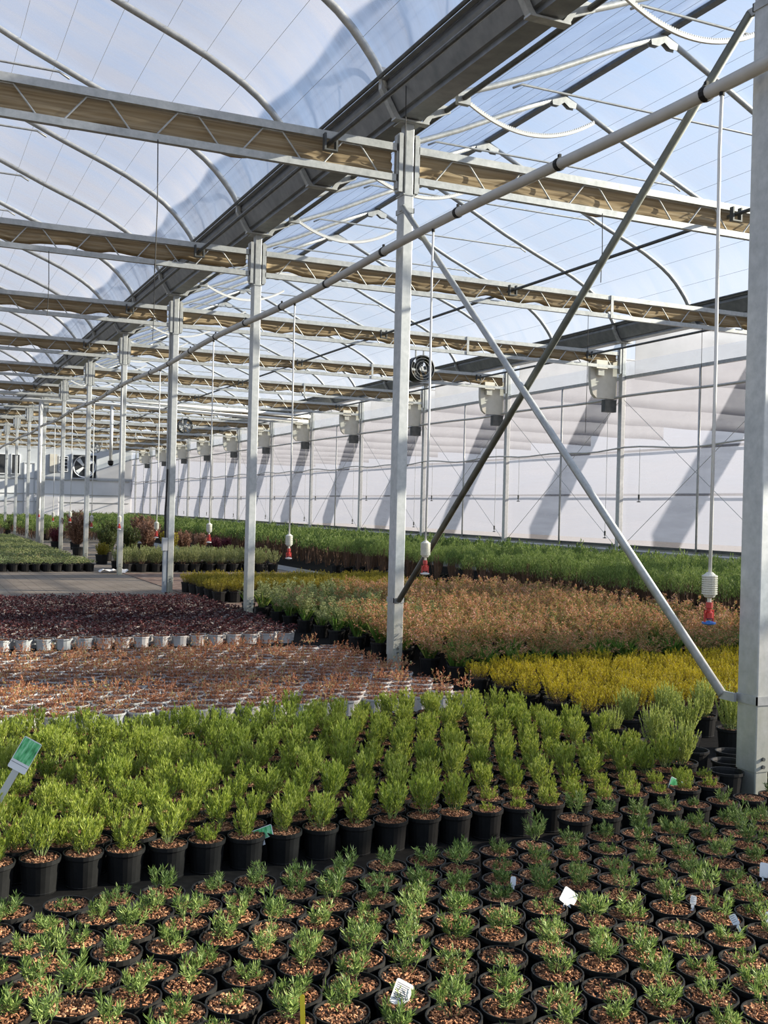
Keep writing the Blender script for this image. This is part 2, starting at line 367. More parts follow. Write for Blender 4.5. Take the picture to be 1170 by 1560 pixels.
# ------------------------------------------------------------------ gutters
def gutter(gx, lab):
    t = thing('rain_gutter', lab, 'gutter', (gx, 0, EAVE))
    o = [(-.11, 0), (.11, 0), (.11, .05), (.15, .05), (.28, .27), (.28, .33), (.34, .33)]
    i_ = [(.34, .345), (.265, .345), (.265, .28), (.14, .065), (-.14, .065), (-.265, .28), (-.265, .345), (-.34, .345)]
    o2 = [(-.34, .33), (-.28, .33), (-.28, .27), (-.15, .05), (-.11, .05)]
    b = MB(); b.prism(o + i_ + o2, -.3, END, 1); b.obj('channel', 'gutter', t)
    b = MB(); b.tube([(-.36, -.3, .36), (-.36, END, .36)], .022, 6); b.obj('film_clip_tube', 'dark', t)
    b = MB(); b.tube([(.36, -.3, .36), (.36, END, .36)], .022, 6); b.obj('film_clip_tube', 'dark', t)
    bb = MB()
    for s in (-1, 1):
        q = [(.12, -.012), (.16, .04), (.30, .27), (.30, .46), (.345, .46), (.345, .25), (.19, -.012)]
        bb.prism([(s * u, v) for u, v in q], -.035, .035, 1)
    bb.box(-.19, .19, -.05, .05, -.03, -.012)
    me = bb.mesh('gutter_bracket', ['galv'])
    for yv in ribs_y:
        put('gutter_bracket', me, t, (0, yv, 0))
gutter(GUT, 'long dark rain gutter over the inner post row')
gutter(GUTW, 'dark rain gutter along the top of the side wall posts')

# ------------------------------------------------------------------ posts
def rrect(x0, x1, y0, y1, r):
    out = []
    for cx_, cy_, a0 in ((x1 - r, y1 - r, 0), (x0 + r, y1 - r, 90), (x0 + r, y0 + r, 180), (x1 - r, y0 + r, 270)):
        for k in range(3):
            a = math.radians(a0 + 45 * k); out.append((cx_ + r * math.cos(a), cy_ + r * math.sin(a)))
    return out
def post_meshes(w, d, up_z):
    ms = {}
    b = MB(); b.prism(rrect(0, w, 0, d, .008), .17, up_z, 2); ms['shaft'] = b.mesh('shaft', ['post'])
    b = MB(); b.prism(rrect(.006, w - .006, .006, d - .006, .008), 0, .17, 2); ms['base_sleeve'] = b.mesh('base_sleeve', ['post'])
    b = MB(); b.prism(rrect(.012, w - .005, .01, d - .03, .006), up_z, EAVE - .035, 2); ms['upper_section'] = b.mesh('upper_section', ['galv'])
    b = MB(); b.box(-.06, w + .06, -.01, d, EAVE - .035, EAVE - .028); ms['cap_plate'] = b.mesh('cap_plate', ['galv'])
    b = MB(); b.box(-.008, w + .008, -.008, d + .008, up_z - .01, up_z + .004); ms['collar'] = b.mesh('collar', ['galv'])
    b = MB(); b.tube([(0, .004, 0), (0, -.012, 0)], .011, 8); ms['bolt'] = b.mesh('bolt', ['dark'])
    return ms
PM = post_meshes(.11, .16, 4.83); WM = post_meshes(.11, .13, 4.83)
def post(ms, x, y, label, group, bolts):
    t = thing('steel_post', label, 'post', (x, y, 0), group)
    pp = {k: put(k, ms[k], t) for k in ('shaft', 'base_sleeve', 'upper_section', 'cap_plate', 'collar')}
    if bolts:
        for z in (.20, .245): put('bolt', ms['bolt'], pp['shaft'], (.055, 0, z))
    return t
for k in range(1, 15):
    lab = {1: 'wide galvanised steel post at the right edge of the picture', 2: 'tall galvanised post in the middle with the crossed braces clamped low on it',
           3: 'galvanised post left of the middle one, beside the burgundy bed', 4: 'galvanised post carrying the grey conduit and switch box'}.get(k, f"slim steel post, {nth(k)} from the right in the inner row")
    post(PM, ROW, Y2 + (k - 2) * BAY, lab, 'inner row of posts', k < 9)
for k in range(2, 16):
    post(WM, WALLX, Y2 + (k - 2) * BAY, f"steel post against the film side wall, {nth(k-1)} from the right" if k > 2 else 'steel post against the film side wall hidden by the nearest post', 'side wall posts', k < 7)

# ------------------------------------------------------------------ trusses and shade curtains
TL = SPAN - .11
def truss_meshes():
    ms = {}
    b = MB(); b.box(.05, TL - .05, -.03, .03, 5.26, 5.335); ms['top_chord'] = b.mesh('top_chord', ['galv'])
    b = MB(); b.box(.05, TL - .05, -.03, .03, 4.955, 5.025); ms['bottom_chord'] = b.mesh('bottom_chord', ['galv'])
    b = MB(); n = 12; p = (TL - .3) / n
    for i in range(n):
        x0 = .15 + i * p
        b.tube([(x0 + .10, 0, 5.0), (x0 + p / 2 - .10, 0, 5.255), (x0 + p / 2 + .10, 0, 5.255), (x0 + p - .10, 0, 5.0)], .009, 6)
    ms['lattice'] = b.mesh('lattice', ['galv'])
    for nm, x0 in (('l', 0), ('r', TL)):
        b = MB(); s = 1 if nm == 'l' else -1
        xs = sorted((x0 + s * .012, x0 + s * .055)); b.box(xs[0], xs[1], -.05, .05, 4.85, 5.44)
        xs = sorted((x0 + s * .055, x0 + s * .075)); b.box(xs[0], xs[1], -.03, .03, 4.88, 5.42)
        ms['plate_' + nm] = b.mesh('end_plate', ['galv'])
    b = MB(); b.box(-.025, .025, -.045, -.031, 4.955, 5.335); ms['strut'] = b.mesh('strut', ['galv'])
    return ms
TM = truss_meshes()
def curtain_mesh(seed, drop, mt='curtain'):
    r = random.Random(seed); b = MB(); nx = 110; x0, x1 = .10, TL - .10
    prof = []   # bunched cloth: closed section with soft horizontal pleats
    for k in range(9): prof.append((-.055 + .018 * math.sin(k * 2.3 + 1), 1 - k / 8))
    for k in range(9): prof.append((.06 + .018 * math.sin(k * 2.1), k / 8))
    ph = [r.uniform(0, 6.28) for _ in range(5)]; n = len(prof); vs = []; fs = []
    for i in range(nx):
        x = x0 + (x1 - x0) * i / (nx - 1)
        sag = drop + .022 * math.sin(x * 7.4 + ph[0]) + .012 * math.sin(x * 13 + ph[1]) + .012 * math.sin(x * 3.1 + ph[2])
        for j, (yy, tt) in enumerate(prof):
            w = .012 * math.sin(x * 7.4 + ph[3] + 5 * tt) * (1 - tt)
            vs.append((x, .095 + yy * (1.25 - .5 * tt) + w, 5.275 - sag * (1 - tt) ** .9))
    for i in range(nx - 1):
        for j in range(n): fs.append((i * n + j, i * n + (j + 1) % n, (i + 1) * n + (j + 1) % n, (i + 1) * n + j))
    fs += [tuple(range(n)), tuple((nx - 1) * n + j for j in range(n - 1, -1, -1))]
    b.add(vs, fs); return b.mesh('cloth', [mt], True)
CURT = [curtain_mesh(s, .19) for s in (1, 2, 3)]; CURT0 = [curtain_mesh(8, .255), curtain_mesh(9, .25)]
def truss(x, y, label, clabel, ci, outside=False):
    t = thing('lattice_truss', label, 'truss', (x, y + .06, 0), 'lattice trusses')
    put('top_chord', TM['top_chord'], t); put('bottom_chord', TM['bottom_chord'], t); put('web_lattice', TM['lattice'], t)
    put('end_plate', TM['plate_l'], t); put('end_plate', TM['plate_r'], t)
    if not outside:
        put('strut', TM['strut'], t, (6.15, 0, 0))
        for xs in (-.13,): pass
    c = thing('shade_curtain', clabel, 'curtain', (x, y + .06, 0), 'bunched shade curtains'); put('cloth', ci, c)
for k in range(2, 15):
    y = Y2 + (k - 2) * BAY
    for side, x in (('left', ROW - TL), ('right', ROW + .11)):
        ci = (CURT0[0] if side == 'left' else CURT0[1]) if k == 2 else CURT[(k + (side == 'left')) % 3]
        truss(x, y, f"steel lattice truss across the {side} span, {nth(k-1)} from the front" if k > 2 else f"nearest steel lattice truss across the {side} span",
              f"tan shade cloth bunched in the {side} span truss, {nth(k-1)} from the front" if k > 2 else f"brown pleated shade cloth filling the nearest {side} span truss", ci)
# made-up panels added beyond the film wall to cast its slanted shadow bands
def shadow_panel_mesh(seed):
    q = random.Random(seed); b = MB(); vs = []; fs = []; nx = 60; ph = q.uniform(0, 6)
    for i in range(nx):
        x = .25 + 13.0 * i / (nx - 1); lo = 4.74 + .012 * math.sin(x * 2.2 + ph); hi = 6.06
        for j in range(6):
            z = lo + (hi - lo) * j / 5; y = .004 * math.sin(x * 2.3 + ph + j * .3)
            vs += [(x, y - .006, z), (x, y + .006, z)]
    for i in range(nx - 1):
        for j in range(5):
            a = i * 12 + j * 2; c = a + 12
            fs += [(a, c, c + 2, a + 2), (a + 1, a + 3, c + 3, c + 1)]
        a = i * 12; fs += [(a, a + 1, a + 13, a + 12), (a + 10, a + 22, a + 23, a + 11)]
    b.add(vs, fs); return b.mesh('cloth', ['shadow_panel_pale'], True)
PC = [shadow_panel_mesh(1), shadow_panel_mesh(2)]
b = MB(); b.tube([(.2, 0, 6.08), (13.4, 0, 6.08)], .025, 6); PROD = b.mesh('shadow_panel_tube', ['galv'])
for k in range(1, 16):
    t = thing('added_shadow_panel', f"added shadow panel outside the film wall casting the {nth(k)} shadow band from the right", 'cloth panel', (WALLX + .15, Y2 + (k - 2) * BAY + .06, 0), 'shadow panels added beyond the side wall')
    put('cloth', PC[k % 2], t); put('shadow_panel_tube', PROD, t)

# shade drive shafts running through the trusses
for x, lab in ((3.72, 'dark drive shaft under the left span, beside the gutter'), (8.82, 'dark drive shaft along the middle of the right span'), (13.85, 'dark drive shaft along the right span close to the side wall')):
    t = thing('drive_shaft', lab, 'shaft', (x, 0, 5.2))
    b = MB(); b.tube([(0, 5, 0), (0, 74, 0)], .024, 8); b.obj('rod', 'dark', t)
    bb = MB(); bb.box(-.07, -.05, -.03, .03, -.07, .08); bb.box(.05, .07, -.03, .03, -.07, .08); bb.box(-.07, .07, -.03, .03, -.085, -.07)
    me = bb.mesh('bearing_bracket', ['dark'])
    for k in range(2, 14): put('bearing_bracket', me, t, (0, Y2 + (k - 2) * BAY - .03, 0))
# roof vent drive: shaft beside the gutter and toothed curved racks
t = thing('vent_shaft', 'dark vent drive shaft right of the inner gutter', 'shaft', (5.0, 0, 5.75))
b = MB(); b.tube([(0, 0, 0), (0, 70, 0)], .028, 8); b.obj('rod', 'dark', t)
bb = MB(); bb.prism([(-.30, -.14), (-.24, -.14), (.05, -.02), (.05, .05), (-.05, .05)], -.01, .01, 1); hang = bb.mesh('hanger', ['galv'])
for yv in ribs_y: put('hanger', hang, t, (0, yv + .02, 0))
bb = MB()
for i in range(24):
    u0, u1 = i / 24, (i + 1) / 24
    def ar(u): return (-.05 + 1.62 * u, .02 - 1.05 * u + 1.04 * u * u + (.0))
    (xa, za), (xb, zb) = ar(u0), ar(u1)
    zz = .0
    bb.add([(xa, -.012, za), (xb, -.012, zb), (xb, -.012, zb + .03), (xa, -.012, za + .03), (xa, .012, za), (xb, .012, zb), (xb, .012, zb + .03), (xa, .012, za + .03)],
           [(0, 1, 2, 3), (7, 6, 5, 4), (0, 4, 5, 1), (3, 2, 6, 7), (0, 3, 7, 4), (1, 5, 6, 2)])
    for q in range(3):
        u = u0 + (q + .5) / 72; xc, zc = ar(u); bb.box(xc - .006, xc + .006, -.012, .012, zc + .028, zc + .045)
bb.mesh
RACK = bb.mesh('toothed_arc', ['white_pvc'])
bb = MB(); bb.box(-.07, .07, -.03, .03, -.06, .05); RBOX = bb.mesh('pinion_case', ['galv'])
for i in range(14):
    t = thing('vent_rack', f"pale toothed vent rack curving off the drive shaft, {nth(i+1)} from the front", 'rack', (5.0, 6.86 + 2.5 * i, 5.75), 'vent racks')
    put('toothed_arc', RACK, t); put('pinion_case', RBOX, t)

# ------------------------------------------------------------------ crossed braces in the first bay
def brace(a, c, lab, mt='galv'):
    t = thing('cross_brace', lab, 'brace', a); v = [(0, 0, 0), tuple(Vector(c) - Vector(a))]
    b = MB(); b.tube(v, .028, 10); b.obj('tube', mt, t, True)
    for p in (a, c):
        q = Vector(p) - Vector(a); py = 4.705 if p[1] < 7 else 9.705
        # strap around the post with a lug towards the tube end
        b = MB(); z0, z1 = q.z - .025, q.z + .025; ox, oy = ROW - a[0], py - a[1]
        b.box(ox - .008, ox + .118, oy - .008, oy, z0, z1); b.box(ox - .008, ox, oy - .008, oy + .168, z0, z1)
        b.box(ox + .11, ox + .118, oy - .008, oy + .168, z0, z1); b.box(ox - .008, ox + .118, oy + .16, oy + .168, z0, z1)
        ye = q.y; ys = sorted((ye, oy + (.16 if p[1] < 7 else 0))); b.box(q.x - .01, q.x + .01, ys[0] - .02, ys[1] + .02, z0, z1)
        b.obj('clamp_strap', 'galv', t)
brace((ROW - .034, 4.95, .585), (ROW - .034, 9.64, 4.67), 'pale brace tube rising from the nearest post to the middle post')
brace((ROW + .032, 4.93, 4.67), (ROW + .032, 9.66, .73), 'backlit dark brace tube falling from upper right to the foot of the middle post', 'brace_backlit')

# ------------------------------------------------------------------ irrigation main with hanging sprinklers
PX = 4.435
def main_z(y): return 4.268 + .028 * math.sin(y * .83 - 5.7)
t = thing('irrigation_pipe', 'long grey pipe slung along the inner post row', 'pipe', (PX, 0, 0))
b = MB(); b.tube([(0, y, main_z(y)) for y in np.arange(2, 72, .5)], .042, 12); b.obj('pipe_run', 'pvc', t, True)
b = MB(); b.tube([(0, -.02, 0), (0, .02, 0)], .049, 12); b.box(-.01, .01, -.012, .012, .045, .075); me = b.mesh('pipe_clip', ['black'])
for y in np.arange(5.15, 45, 1.6): put('pipe_clip', me, t, (0, y, main_z(y)))
b = MB(); b.tube([(0, 0, 4.23), (0, .01, 3.9), (.004, 0, 2.6), (0, 0, 1.30)], .0105, 8); HOSE = b.mesh('hose', ['white_pvc'], True)
b = MB(); b.lathe([(0, 1.335), (.018, 1.335), (.034, 1.32)] + [(r, 1.315 - .0115 * i - (0 if r > .04 else .004)) for i in range(10) for r in ((.046, .046, .037) if True else ())][:0] + [(q, z) for i in range(9) for q, z in ((.046, 1.315 - .013 * i), (.046, 1.307 - .013 * i), (.037, 1.306 - .013 * i), (.037, 1.303 - .013 * i))] + [(.03, 1.185), (.012, 1.18), (.012, 1.15), (0, 1.15)], 16); WEI = b.mesh('weight', ['cream'])
b = MB(); b.lathe([(0, 1.155), (.02, 1.155), (.022, 1.12), (.014, 1.115), (.014, 1.10), (.026, 1.09), (.026, 1.06), (.01, 1.05), (0, 1.05)], 12); b.box(-.035, -.028, -.006, .006, 1.03, 1.11); b.box(.028, .035, -.006, .006, 1.03, 1.11); b.box(-.035, .035, -.006, .006, 1.10, 1.11); NOZ = b.mesh('nozzle', ['red'])
def defl(mt): 
    b = MB(); b.lathe([(0, 1.045), (.042, 1.035), (.042, 1.025), (.012, 1.015), (0, 1.015)], 12); return b.mesh('deflector', [mt])
DEFB, DEFW = defl('blue'), defl('white_pvc')
b = MB(); b.lathe([(0, 4.235), (.016, 4.235), (.016, 4.20), (0, 4.20)], 10); CON = b.mesh('connector', ['black'])
for i in range(10):
    y = 5.01 + 3.815 * i
    lab = {0: 'hanging sprinkler with ribbed cream weight and blue deflector, beside the nearest post', 1: 'hanging red sprinkler in front of the middle post brace', 2: 'hanging red sprinkler between the middle post and the next'}.get(i, f"hanging red sprinkler with cream weight, {nth(i+1)} along the grey pipe")
    t = thing('hanging_sprinkler', lab, 'sprinkler', (PX, y, (main_z(y) - .042) - 4.225 if i else -.02), 'sprinklers on the inner pipe')
    for nm, me in (('hose', HOSE), ('weight', WEI), ('nozzle', NOZ), ('connector', CON)):
        o = put(nm, me, t)
        if nm == 'weight': o['label'] = 'ribbed cream weight'
        if nm == 'nozzle':
            o['label'] = 'red nozzle body'; d_ = put('deflector', DEFB if i == 0 else DEFW, o); d_['label'] = 'blue deflector disc' if i == 0 else 'white deflector disc'

# ------------------------------------------------------------------ side wall
FX = WALLX + .17
b = MB(); vs = []; fs = []; ys = np.arange(-.3, END + .1, .125); zs = np.linspace(.97, 4.80, 9)
r = random.Random(5); wr = [r.uniform(-1, 1) for _ in ys]
for i, y in enumerate(ys):
    for z in zs:
        vs.append((FX + .008 * wr[i] + .012 * math.sin(y * 2.1 + z * .8), y, z))
n = len(zs)
for i in range(len(ys) - 1):
    for j in range(n - 1): fs.append((i * n + j, (i + 1) * n + j, (i + 1) * n + j + 1, i * n + j + 1))
b.add(vs, fs); struct(b.obj('wall_right', 'film_wall', smooth=True))
b = MB(); b.add([(FX, -.3, 4.8), (FX, END, 4.8), (FX - .02, END, 5.62), (FX - .02, -.3, 5.62)], [(0, 1, 2, 3)]); struct(b.obj('wall_right_upper', 'film_clear'))
b = MB(); b.add([(FX - .03, -.3, 4.8), (FX - .03, END, 4.8), (FX - .03, END, 5.12), (FX - .03, -.3, 5.12)], [(0, 1, 2, 3)]); struct(b.obj('wall_right_flap', 'film_clear'))
b = MB(); b.box(FX - .01, FX + .03, -.3, END, 0, .95); struct(b.obj('baseboard_right', 'board'))
b = MB(); b.box(FX - .09, FX - .02, -.3, END, 4.73, 4.80); struct(b.obj('trim_1', 'galv'))
b = MB(); b.box(FX - .06, FX - .01, -.3, END, .93, .985); struct(b.obj('trim_2', 'dark'))
for z, lab in ((.86, 'upper'), (.74, 'lower')):
    b = MB(); b.tube([(WALLX - .06, 2, z), (WALLX - .06, END - .5, z)], .028, 8)
    tag(b.obj('heating_pipe', 'pvc'), f"{lab} grey heating pipe along the foot of the film wall", 'pipe')
b = MB(); b.tube([(WALLX - .06, y, 4.33 - .05 * math.sin(math.pi * ((y - Y2) / BAY % 1)) - .02 * math.sin(y * 1.3)) for y in np.arange(4, 76, .5)], .03, 8)
tag(b.obj('wall_irrigation_pipe', 'pvc', smooth=True), 'upper grey pipe running along the film wall posts', 'pipe')
b = MB(); b.tube([(WALLX - .04, y, 3.16 - .05 * math.sin(math.pi * ((y - Y2) / BAY % 1)) - .03 * math.sin(y * 1.9)) for y in np.arange(4, 76, .5)], .019, 8)
tag(b.obj('wall_hose', 'pvc', smooth=True), 'thin wavy hose along the middle of the film wall', 'hose')
for z, lab in ((3.12, 'upper'), (2.12, 'lower')):
    b = MB(); b.tube([(FX + .28, 0, z), (FX + .28, END, z)], .03, 6)
    tag(b.obj('outer_rail', 'galv'), f"{lab} rail behind the film wall showing as a grey band", 'rail')
b = MB(); b.tube([(0, 0, 0), (0, 0, 4.75)], .024, 8); STUD = b.mesh('wall_stud', ['galv'], True)
for k in range(2, 15):
    o = bpy.data.objects.new('wall_stud', STUD); COL.objects.link(o); o.location = (WALLX + .08, Y2 + (k - 2) * BAY + 2.5, 0)
    tag(o, f"slim tube upright on the film wall between the {nth(k-1)} and {nth(k)} wall posts", 'upright', 'uprights between wall posts')
    o.location.y -= 5.0 if k == 2 else 0
    if k == 2: o['label'] = 'slim tube upright on the film wall nearest the right edge post'
    else: o.location.y -= 0
o = bpy.data.objects.new('wall_stud', STUD); COL.objects.link(o); o.location = (WALLX + .08, Y2 + 2.5, 0); tag(o, 'slim tube upright on the film wall left of the first wall post', 'upright', 'uprights between wall posts')
# stays: two crossing wires per bay
for k in range(2, 10):
    y0 = Y2 + (k - 2) * BAY + .1; y1 = y0 + BAY - .15
    for a, c, w in ((4.25, .9, 'falling away'), (.9, 4.25, 'rising away')):
        b = MB(); b.tube([(WALLX + .03, y0, a), (WALLX + .03, y1, c)], .006, 5)
        tag(b.obj('wire_stay', 'galv'), f"thin wire stay {w} across the film wall, {nth(k-1)} bay from the right", 'wire', 'wire stays on the side wall')
# cream gear panels under the truss ends and small drippers
b = MB(); q = [(-.74, 5.16), (-.02, 5.16), (-.02, 4.28), (-.56, 4.28), (-.66, 4.36), (-.71, 4.5), (-.74, 4.75)]
b.prism(q, 0, .10, 1); GP = b.mesh('panel', ['cream'])
b = MB(); b.box(-.68, -.38, -.14, 0, 4.93, 5.12); b.box(-.60, -.44, -.10, 0, 4.78, 4.93); GM = b.mesh('gearbox', ['cream'])
b = MB(); b.box(-.34, -.03, -.02, .12, 3.98, 4.26); GB = b.mesh('lower_flap', ['dark'])
for k in range(3, 15):
    t = thing('curtain_gear_panel', f"cream gear panel under the truss end at the wall, {nth(k-2)} from the right", 'panel', (WALLX, Y2 + (k - 2) * BAY + .17, 0), 'cream panels along the side wall')
    put('panel', GP, t); put('gearbox', GM, t); put('lower_flap', GB, t)
def dripper_meshes(z0, z1):
    b = MB(); b.tube([(0, 0, z1), (.005, 0, (z0 + z1) / 2), (0, 0, z0 + .08)], .006, 5); s = b.mesh('dripper_string', ['galv'])
    b = MB(); b.lathe([(0, z0 + .16), (.022, z0 + .16), (.022, z0 + .06), (.008, z0 + .05), (.008, z0 + .02), (.045, z0 + .005), (.045, z0 - .005), (0, z0 - .012)], 8); return s, b.mesh('dripper_head', ['dark'])
DA, DB = dripper_meshes(1.95, 3.12), dripper_meshes(1.12, 4.28)
for k in range(0, 20):
    y = 12.6 + 2.5 * k; ab = (DA, DB)[k % 2]
    t = thing('wall_dripper', f"{'short' if k % 2 == 0 else 'long'} hanging dripper in front of the film wall, {nth(k // 2 + 1)} of its length from the right", 'dripper', (WALLX - .08, y + (1.3 if k % 2 == 0 else 0), 0), 'drippers along the side wall')
    put('string', ab[0], t); put('head', ab[1], t)

# ------------------------------------------------------------------ back wall
BW = END
b = MB(); b.box(-6, GUTW + .2, BW, BW + .12, 0, 3.2); struct(b.obj('wall_back_lower', 'panel'))
b = MB(); b.box(-6, GUTW + .2, BW, BW + .12, 3.2, 5.6); struct(b.obj('wall_back_upper', 'panel_grey'))
for gx in (GUT - SPAN, GUT):
    vs = [(gx, BW + .05, 5.6)] + [(gx + d, BW + .05, roof_z(d)) for d in PD] + [(gx + SPAN - d, BW + .05, roof_z(d)) for d in PD[::-1]] + [(gx + SPAN, BW + .05, 5.6)]
    b = MB(); b.add(vs, [tuple(range(len(vs)))]); struct(b.obj('wall_back_gable', 'film_clear'))
b = MB(); b.box(-6, GUTW, BW - .05, BW, 3.16, 3.24); b.box(-6, GUTW, BW - .05, BW, 1.6, 1.64); b.box(-6, GUTW, BW - .05, BW, 2.15, 2.18); struct(b.obj('trim_3', 'galv'))
def opening(name, x0, x1, z0, z1, frame, inner, slats=0):
    b = MB(); f = .06
    b.box(x0, x1, BW - .09, BW - .002, z0, z0 + f); b.box(x0, x1, BW - .09, BW - .002, z1 - f, z1); b.box(x0, x0 + f, BW - .09, BW - .002, z0 + f, z1 - f); b.box(x1 - f, x1, BW - .09, BW - .002, z0 + f, z1 - f)
    o = b.obj(name, frame); struct(o)
    b = MB(); b.box(x0 + f, x1 - f, BW - .04, BW - .004, z0 + f, z1 - f); b.obj('pane', inner, o)
    if slats:
        b = MB()
        for i in range(slats):
            z = z0 + f + (z1 - z0 - 2 * f) * (i + .5) / slats; b.box(x0 + f, x1 - f, BW - .08, BW - .04, z - .02, z + .02)
        b.obj('louvre_slats', 'panel', o)
    return o
opening('window_1', 5.2, 6.55, 3.45, 4.85, 'panel', 'void'); opening('window_2', 6.75, 7.35, 3.45, 4.85, 'panel', 'void'); opening('window_3', 9.9, 10.55, 3.75, 4.85, 'panel', 'void', 4)
b = MB(); b.box(9.3, 9.8, BW - .1, BW - .003, 3.7, 4.95); tag(b.obj('wall_cabinet', 'beige'), 'beige panel on the far wall beside the slatted window', 'panel')
opening('door_1', 7.6, 8.35, 0, 4.3, 'panel_grey', 'panel')
b = MB(); b.box(8.55, 9.9, BW - .25, BW - .003, 0, 2.0); tag(b.obj('white_board', 'panel'), 'white board low on the far wall', 'board')
t = thing('exhaust_fan', 'square exhaust fan high on the far wall', 'fan', (11.65, BW, 4.15))
b = MB(); b.box(-.88, .88, -.16, -.004, -.88, -.80); b.box(-.88, .88, -.16, -.004, .80, .88); b.box(-.88, -.80, -.16, -.004, -.8, .8); b.box(.80, .88, -.16, -.004, -.8, .8); b.obj('housing', 'panel_grey', t)
b = MB(); b.box(-.8, .8, -.03, -.005, -.8, .8); b.obj('backing', 'void', t)
b = MB()
n = 24
vs = [(r_ * math.cos(2 * math.pi * k / n), y_, r_ * math.sin(2 * math.pi * k / n)) for r_, y_ in ((.78, -.12), (.70, -.04)) for k in range(n)]
b.add(vs, [(k, (k + 1) % n, n + (k + 1) % n, n + k) for k in range(n)]); b.obj('venturi_ring', 'panel', t)
for a in (40, 130, 220, 310):
    b = MB(); a = math.radians(a); ca, sa = math.cos(a), math.sin(a)
    P = lambda u, w, y_: (u * ca - w * sa, y_, u * sa + w * ca)
    b.add([P(.08, -.06, -.09), P(.66, -.15, -.11), P(.66, .15, -.05), P(.08, .06, -.06), P(.08, -.06, -.10), P(.66, -.15, -.12), P(.66, .15, -.06), P(.08, .06, -.07)],
          [(0, 1, 2, 3), (7, 6, 5, 4), (0, 4, 5, 1), (2, 6, 7, 3), (1, 5, 6, 2), (3, 7, 4, 0)]); b.obj('fan_blade', 'panel', t)

# hanging circulation fans
def circ_fan(x, y, z, lab, bm='panel_grey'):
    t = thing('circulation_fan', lab, 'fan', (x, y, z), 'hanging circulation fans')
    n = 28; R_ = .265
    vs = [(r_ * math.cos(2 * math.pi * k / n), y_, r_ * math.sin(2 * math.pi * k / n)) for r_, y_ in ((R_ - .012, -.16), (R_ + .012, -.16), (R_, -.14), (R_, .16), (R_ - .012, .16), (R_ - .012, -.13)) for k in range(n)]
    fs = [(i * n + k, i * n + (k + 1) % n, ((i + 1) % 6) * n + (k + 1) % n, ((i + 1) % 6) * n + k) for i in range(6) for k in range(n)]
    b = MB(); b.add(vs, fs); b.obj('housing', 'black', t, True)
    b = MB(); n = 16; b.add([(.05 * math.cos(2 * math.pi * k / n), y_, .05 * math.sin(2 * math.pi * k / n)) for y_ in (-.12, .05) for k in range(n)], [(k, (k + 1) % n, n + (k + 1) % n, n + k) for k in range(n)] + [tuple(range(n)), tuple(range(2 * n - 1, n - 1, -1))]); hub = b.obj('hub', 'board', t)
    for j in range(5):
        a = 2 * math.pi * j / 5 + .3; ca, sa = math.cos(a), math.sin(a); P = lambda u, w, y_: (u * ca - w * sa, y_, u * sa + w * ca)
        b = MB(); b.add([P(.045, -.03, -.07), P(.23, -.075, -.09), P(.235, .05, -.02), P(.045, .03, -.04), P(.045, -.03, -.075), P(.23, -.075, -.095), P(.235, .05, -.025), P(.045, .03, -.045)],
            [(0, 1, 2, 3), (7, 6, 5, 4), (0, 4, 5, 1), (2, 6, 7, 3), (1, 5, 6, 2), (3, 7, 4, 0)]); b.obj('fan_blade', bm, hub)
    b = MB(); n = 24
    for q in (.08, .15, .21, .262):
        b.tube([(q * math.cos(2 * math.pi * k / n), -.165, q * math.sin(2 * math.pi * k / n)) for k in range(n + 1)], .0035, 4, caps=False)
    b.obj('guard_grille', 'galv', t)
    b = MB(); top = 4.955 - z; b.box(-.10, -.08, -.02, .02, .24, top); b.box(.08, .10, -.02, .02, .24, top); b.obj('hanger', 'galv', t)
    b = MB(); b.box(-.012, .012, -.02, .16, -.262, .262); b.obj('motor_mount', 'dark', t)
circ_fan(9.69, 19.765, 4.565, 'black round fan hung beside the middle post', 'dark'); circ_fan(9.68, 39.765, 4.62, 'black round fan with pale blades left of the third post'); circ_fan(9.6, 59.765, 4.62, 'farthest black round fan near the far wall')
# white pipework across the house at the eighth post
for dz, yy, lab in ((0, 39.45, 'white pipe crossing the house in front of the far trusses'), (.17, 39.2, 'second white pipe crossing above the first')):
    t = thing('white_pipe', lab, 'pipe', (0, yy, 5.16 + dz))
    b = MB(); b.tube([(-1, 0, .04), (7, 0, .06), (14.5, 0, -.12)], .065, 10); b.obj('cross_run', 'white_pvc', t, True)
    if dz == 0:
        b = MB(); b.tube([(4.42, -.02, .03), (4.42, -.02, -5.15)], .075, 10); b.obj('down_pipe', 'white_pvc', t, True)
        b = MB(); b.tube([(6.9, 0, .03), (6.9, 0, -2.0)], .06, 10); b.obj('drop_pipe', 'white_pvc', t, True)
        b = MB(); b.lathe([(0, -1.98), (.1, -1.98), (.1, -2.1), (.05, -2.16), (0, -2.16)], 10, c=(6.9, 0, 0)); b.obj('end_valve', 'black', t)
# conduit and box on the fourth post
y4 = Y2 + 2 * BAY
t = thing('conduit', 'grey conduit with switch box on the left side of the fourth post', 'conduit', (ROW - .03, y4 + .04, 0))
b = MB(); b.box(-.05, .02, -.03, .05, 0, .78); b.obj('lower_duct', 'cable', t)
b = MB(); b.box(-.07, .02, -.05, .06, .78, 1.02); b.obj('switch_box', 'panel_grey', t)
b = MB(); b.tube([(-.02, 0, 1.02), (-.03, .01, 1.5), (-.01, 0, 1.9), (0, .02, 2.3)], .016, 6); b.obj('cable', 'black_rough', t)
b = MB(); b.tube([(0, .07, 1.02), (0, .07, 5.3)], .02, 6); b.obj('upper_tube', 'galv', t)
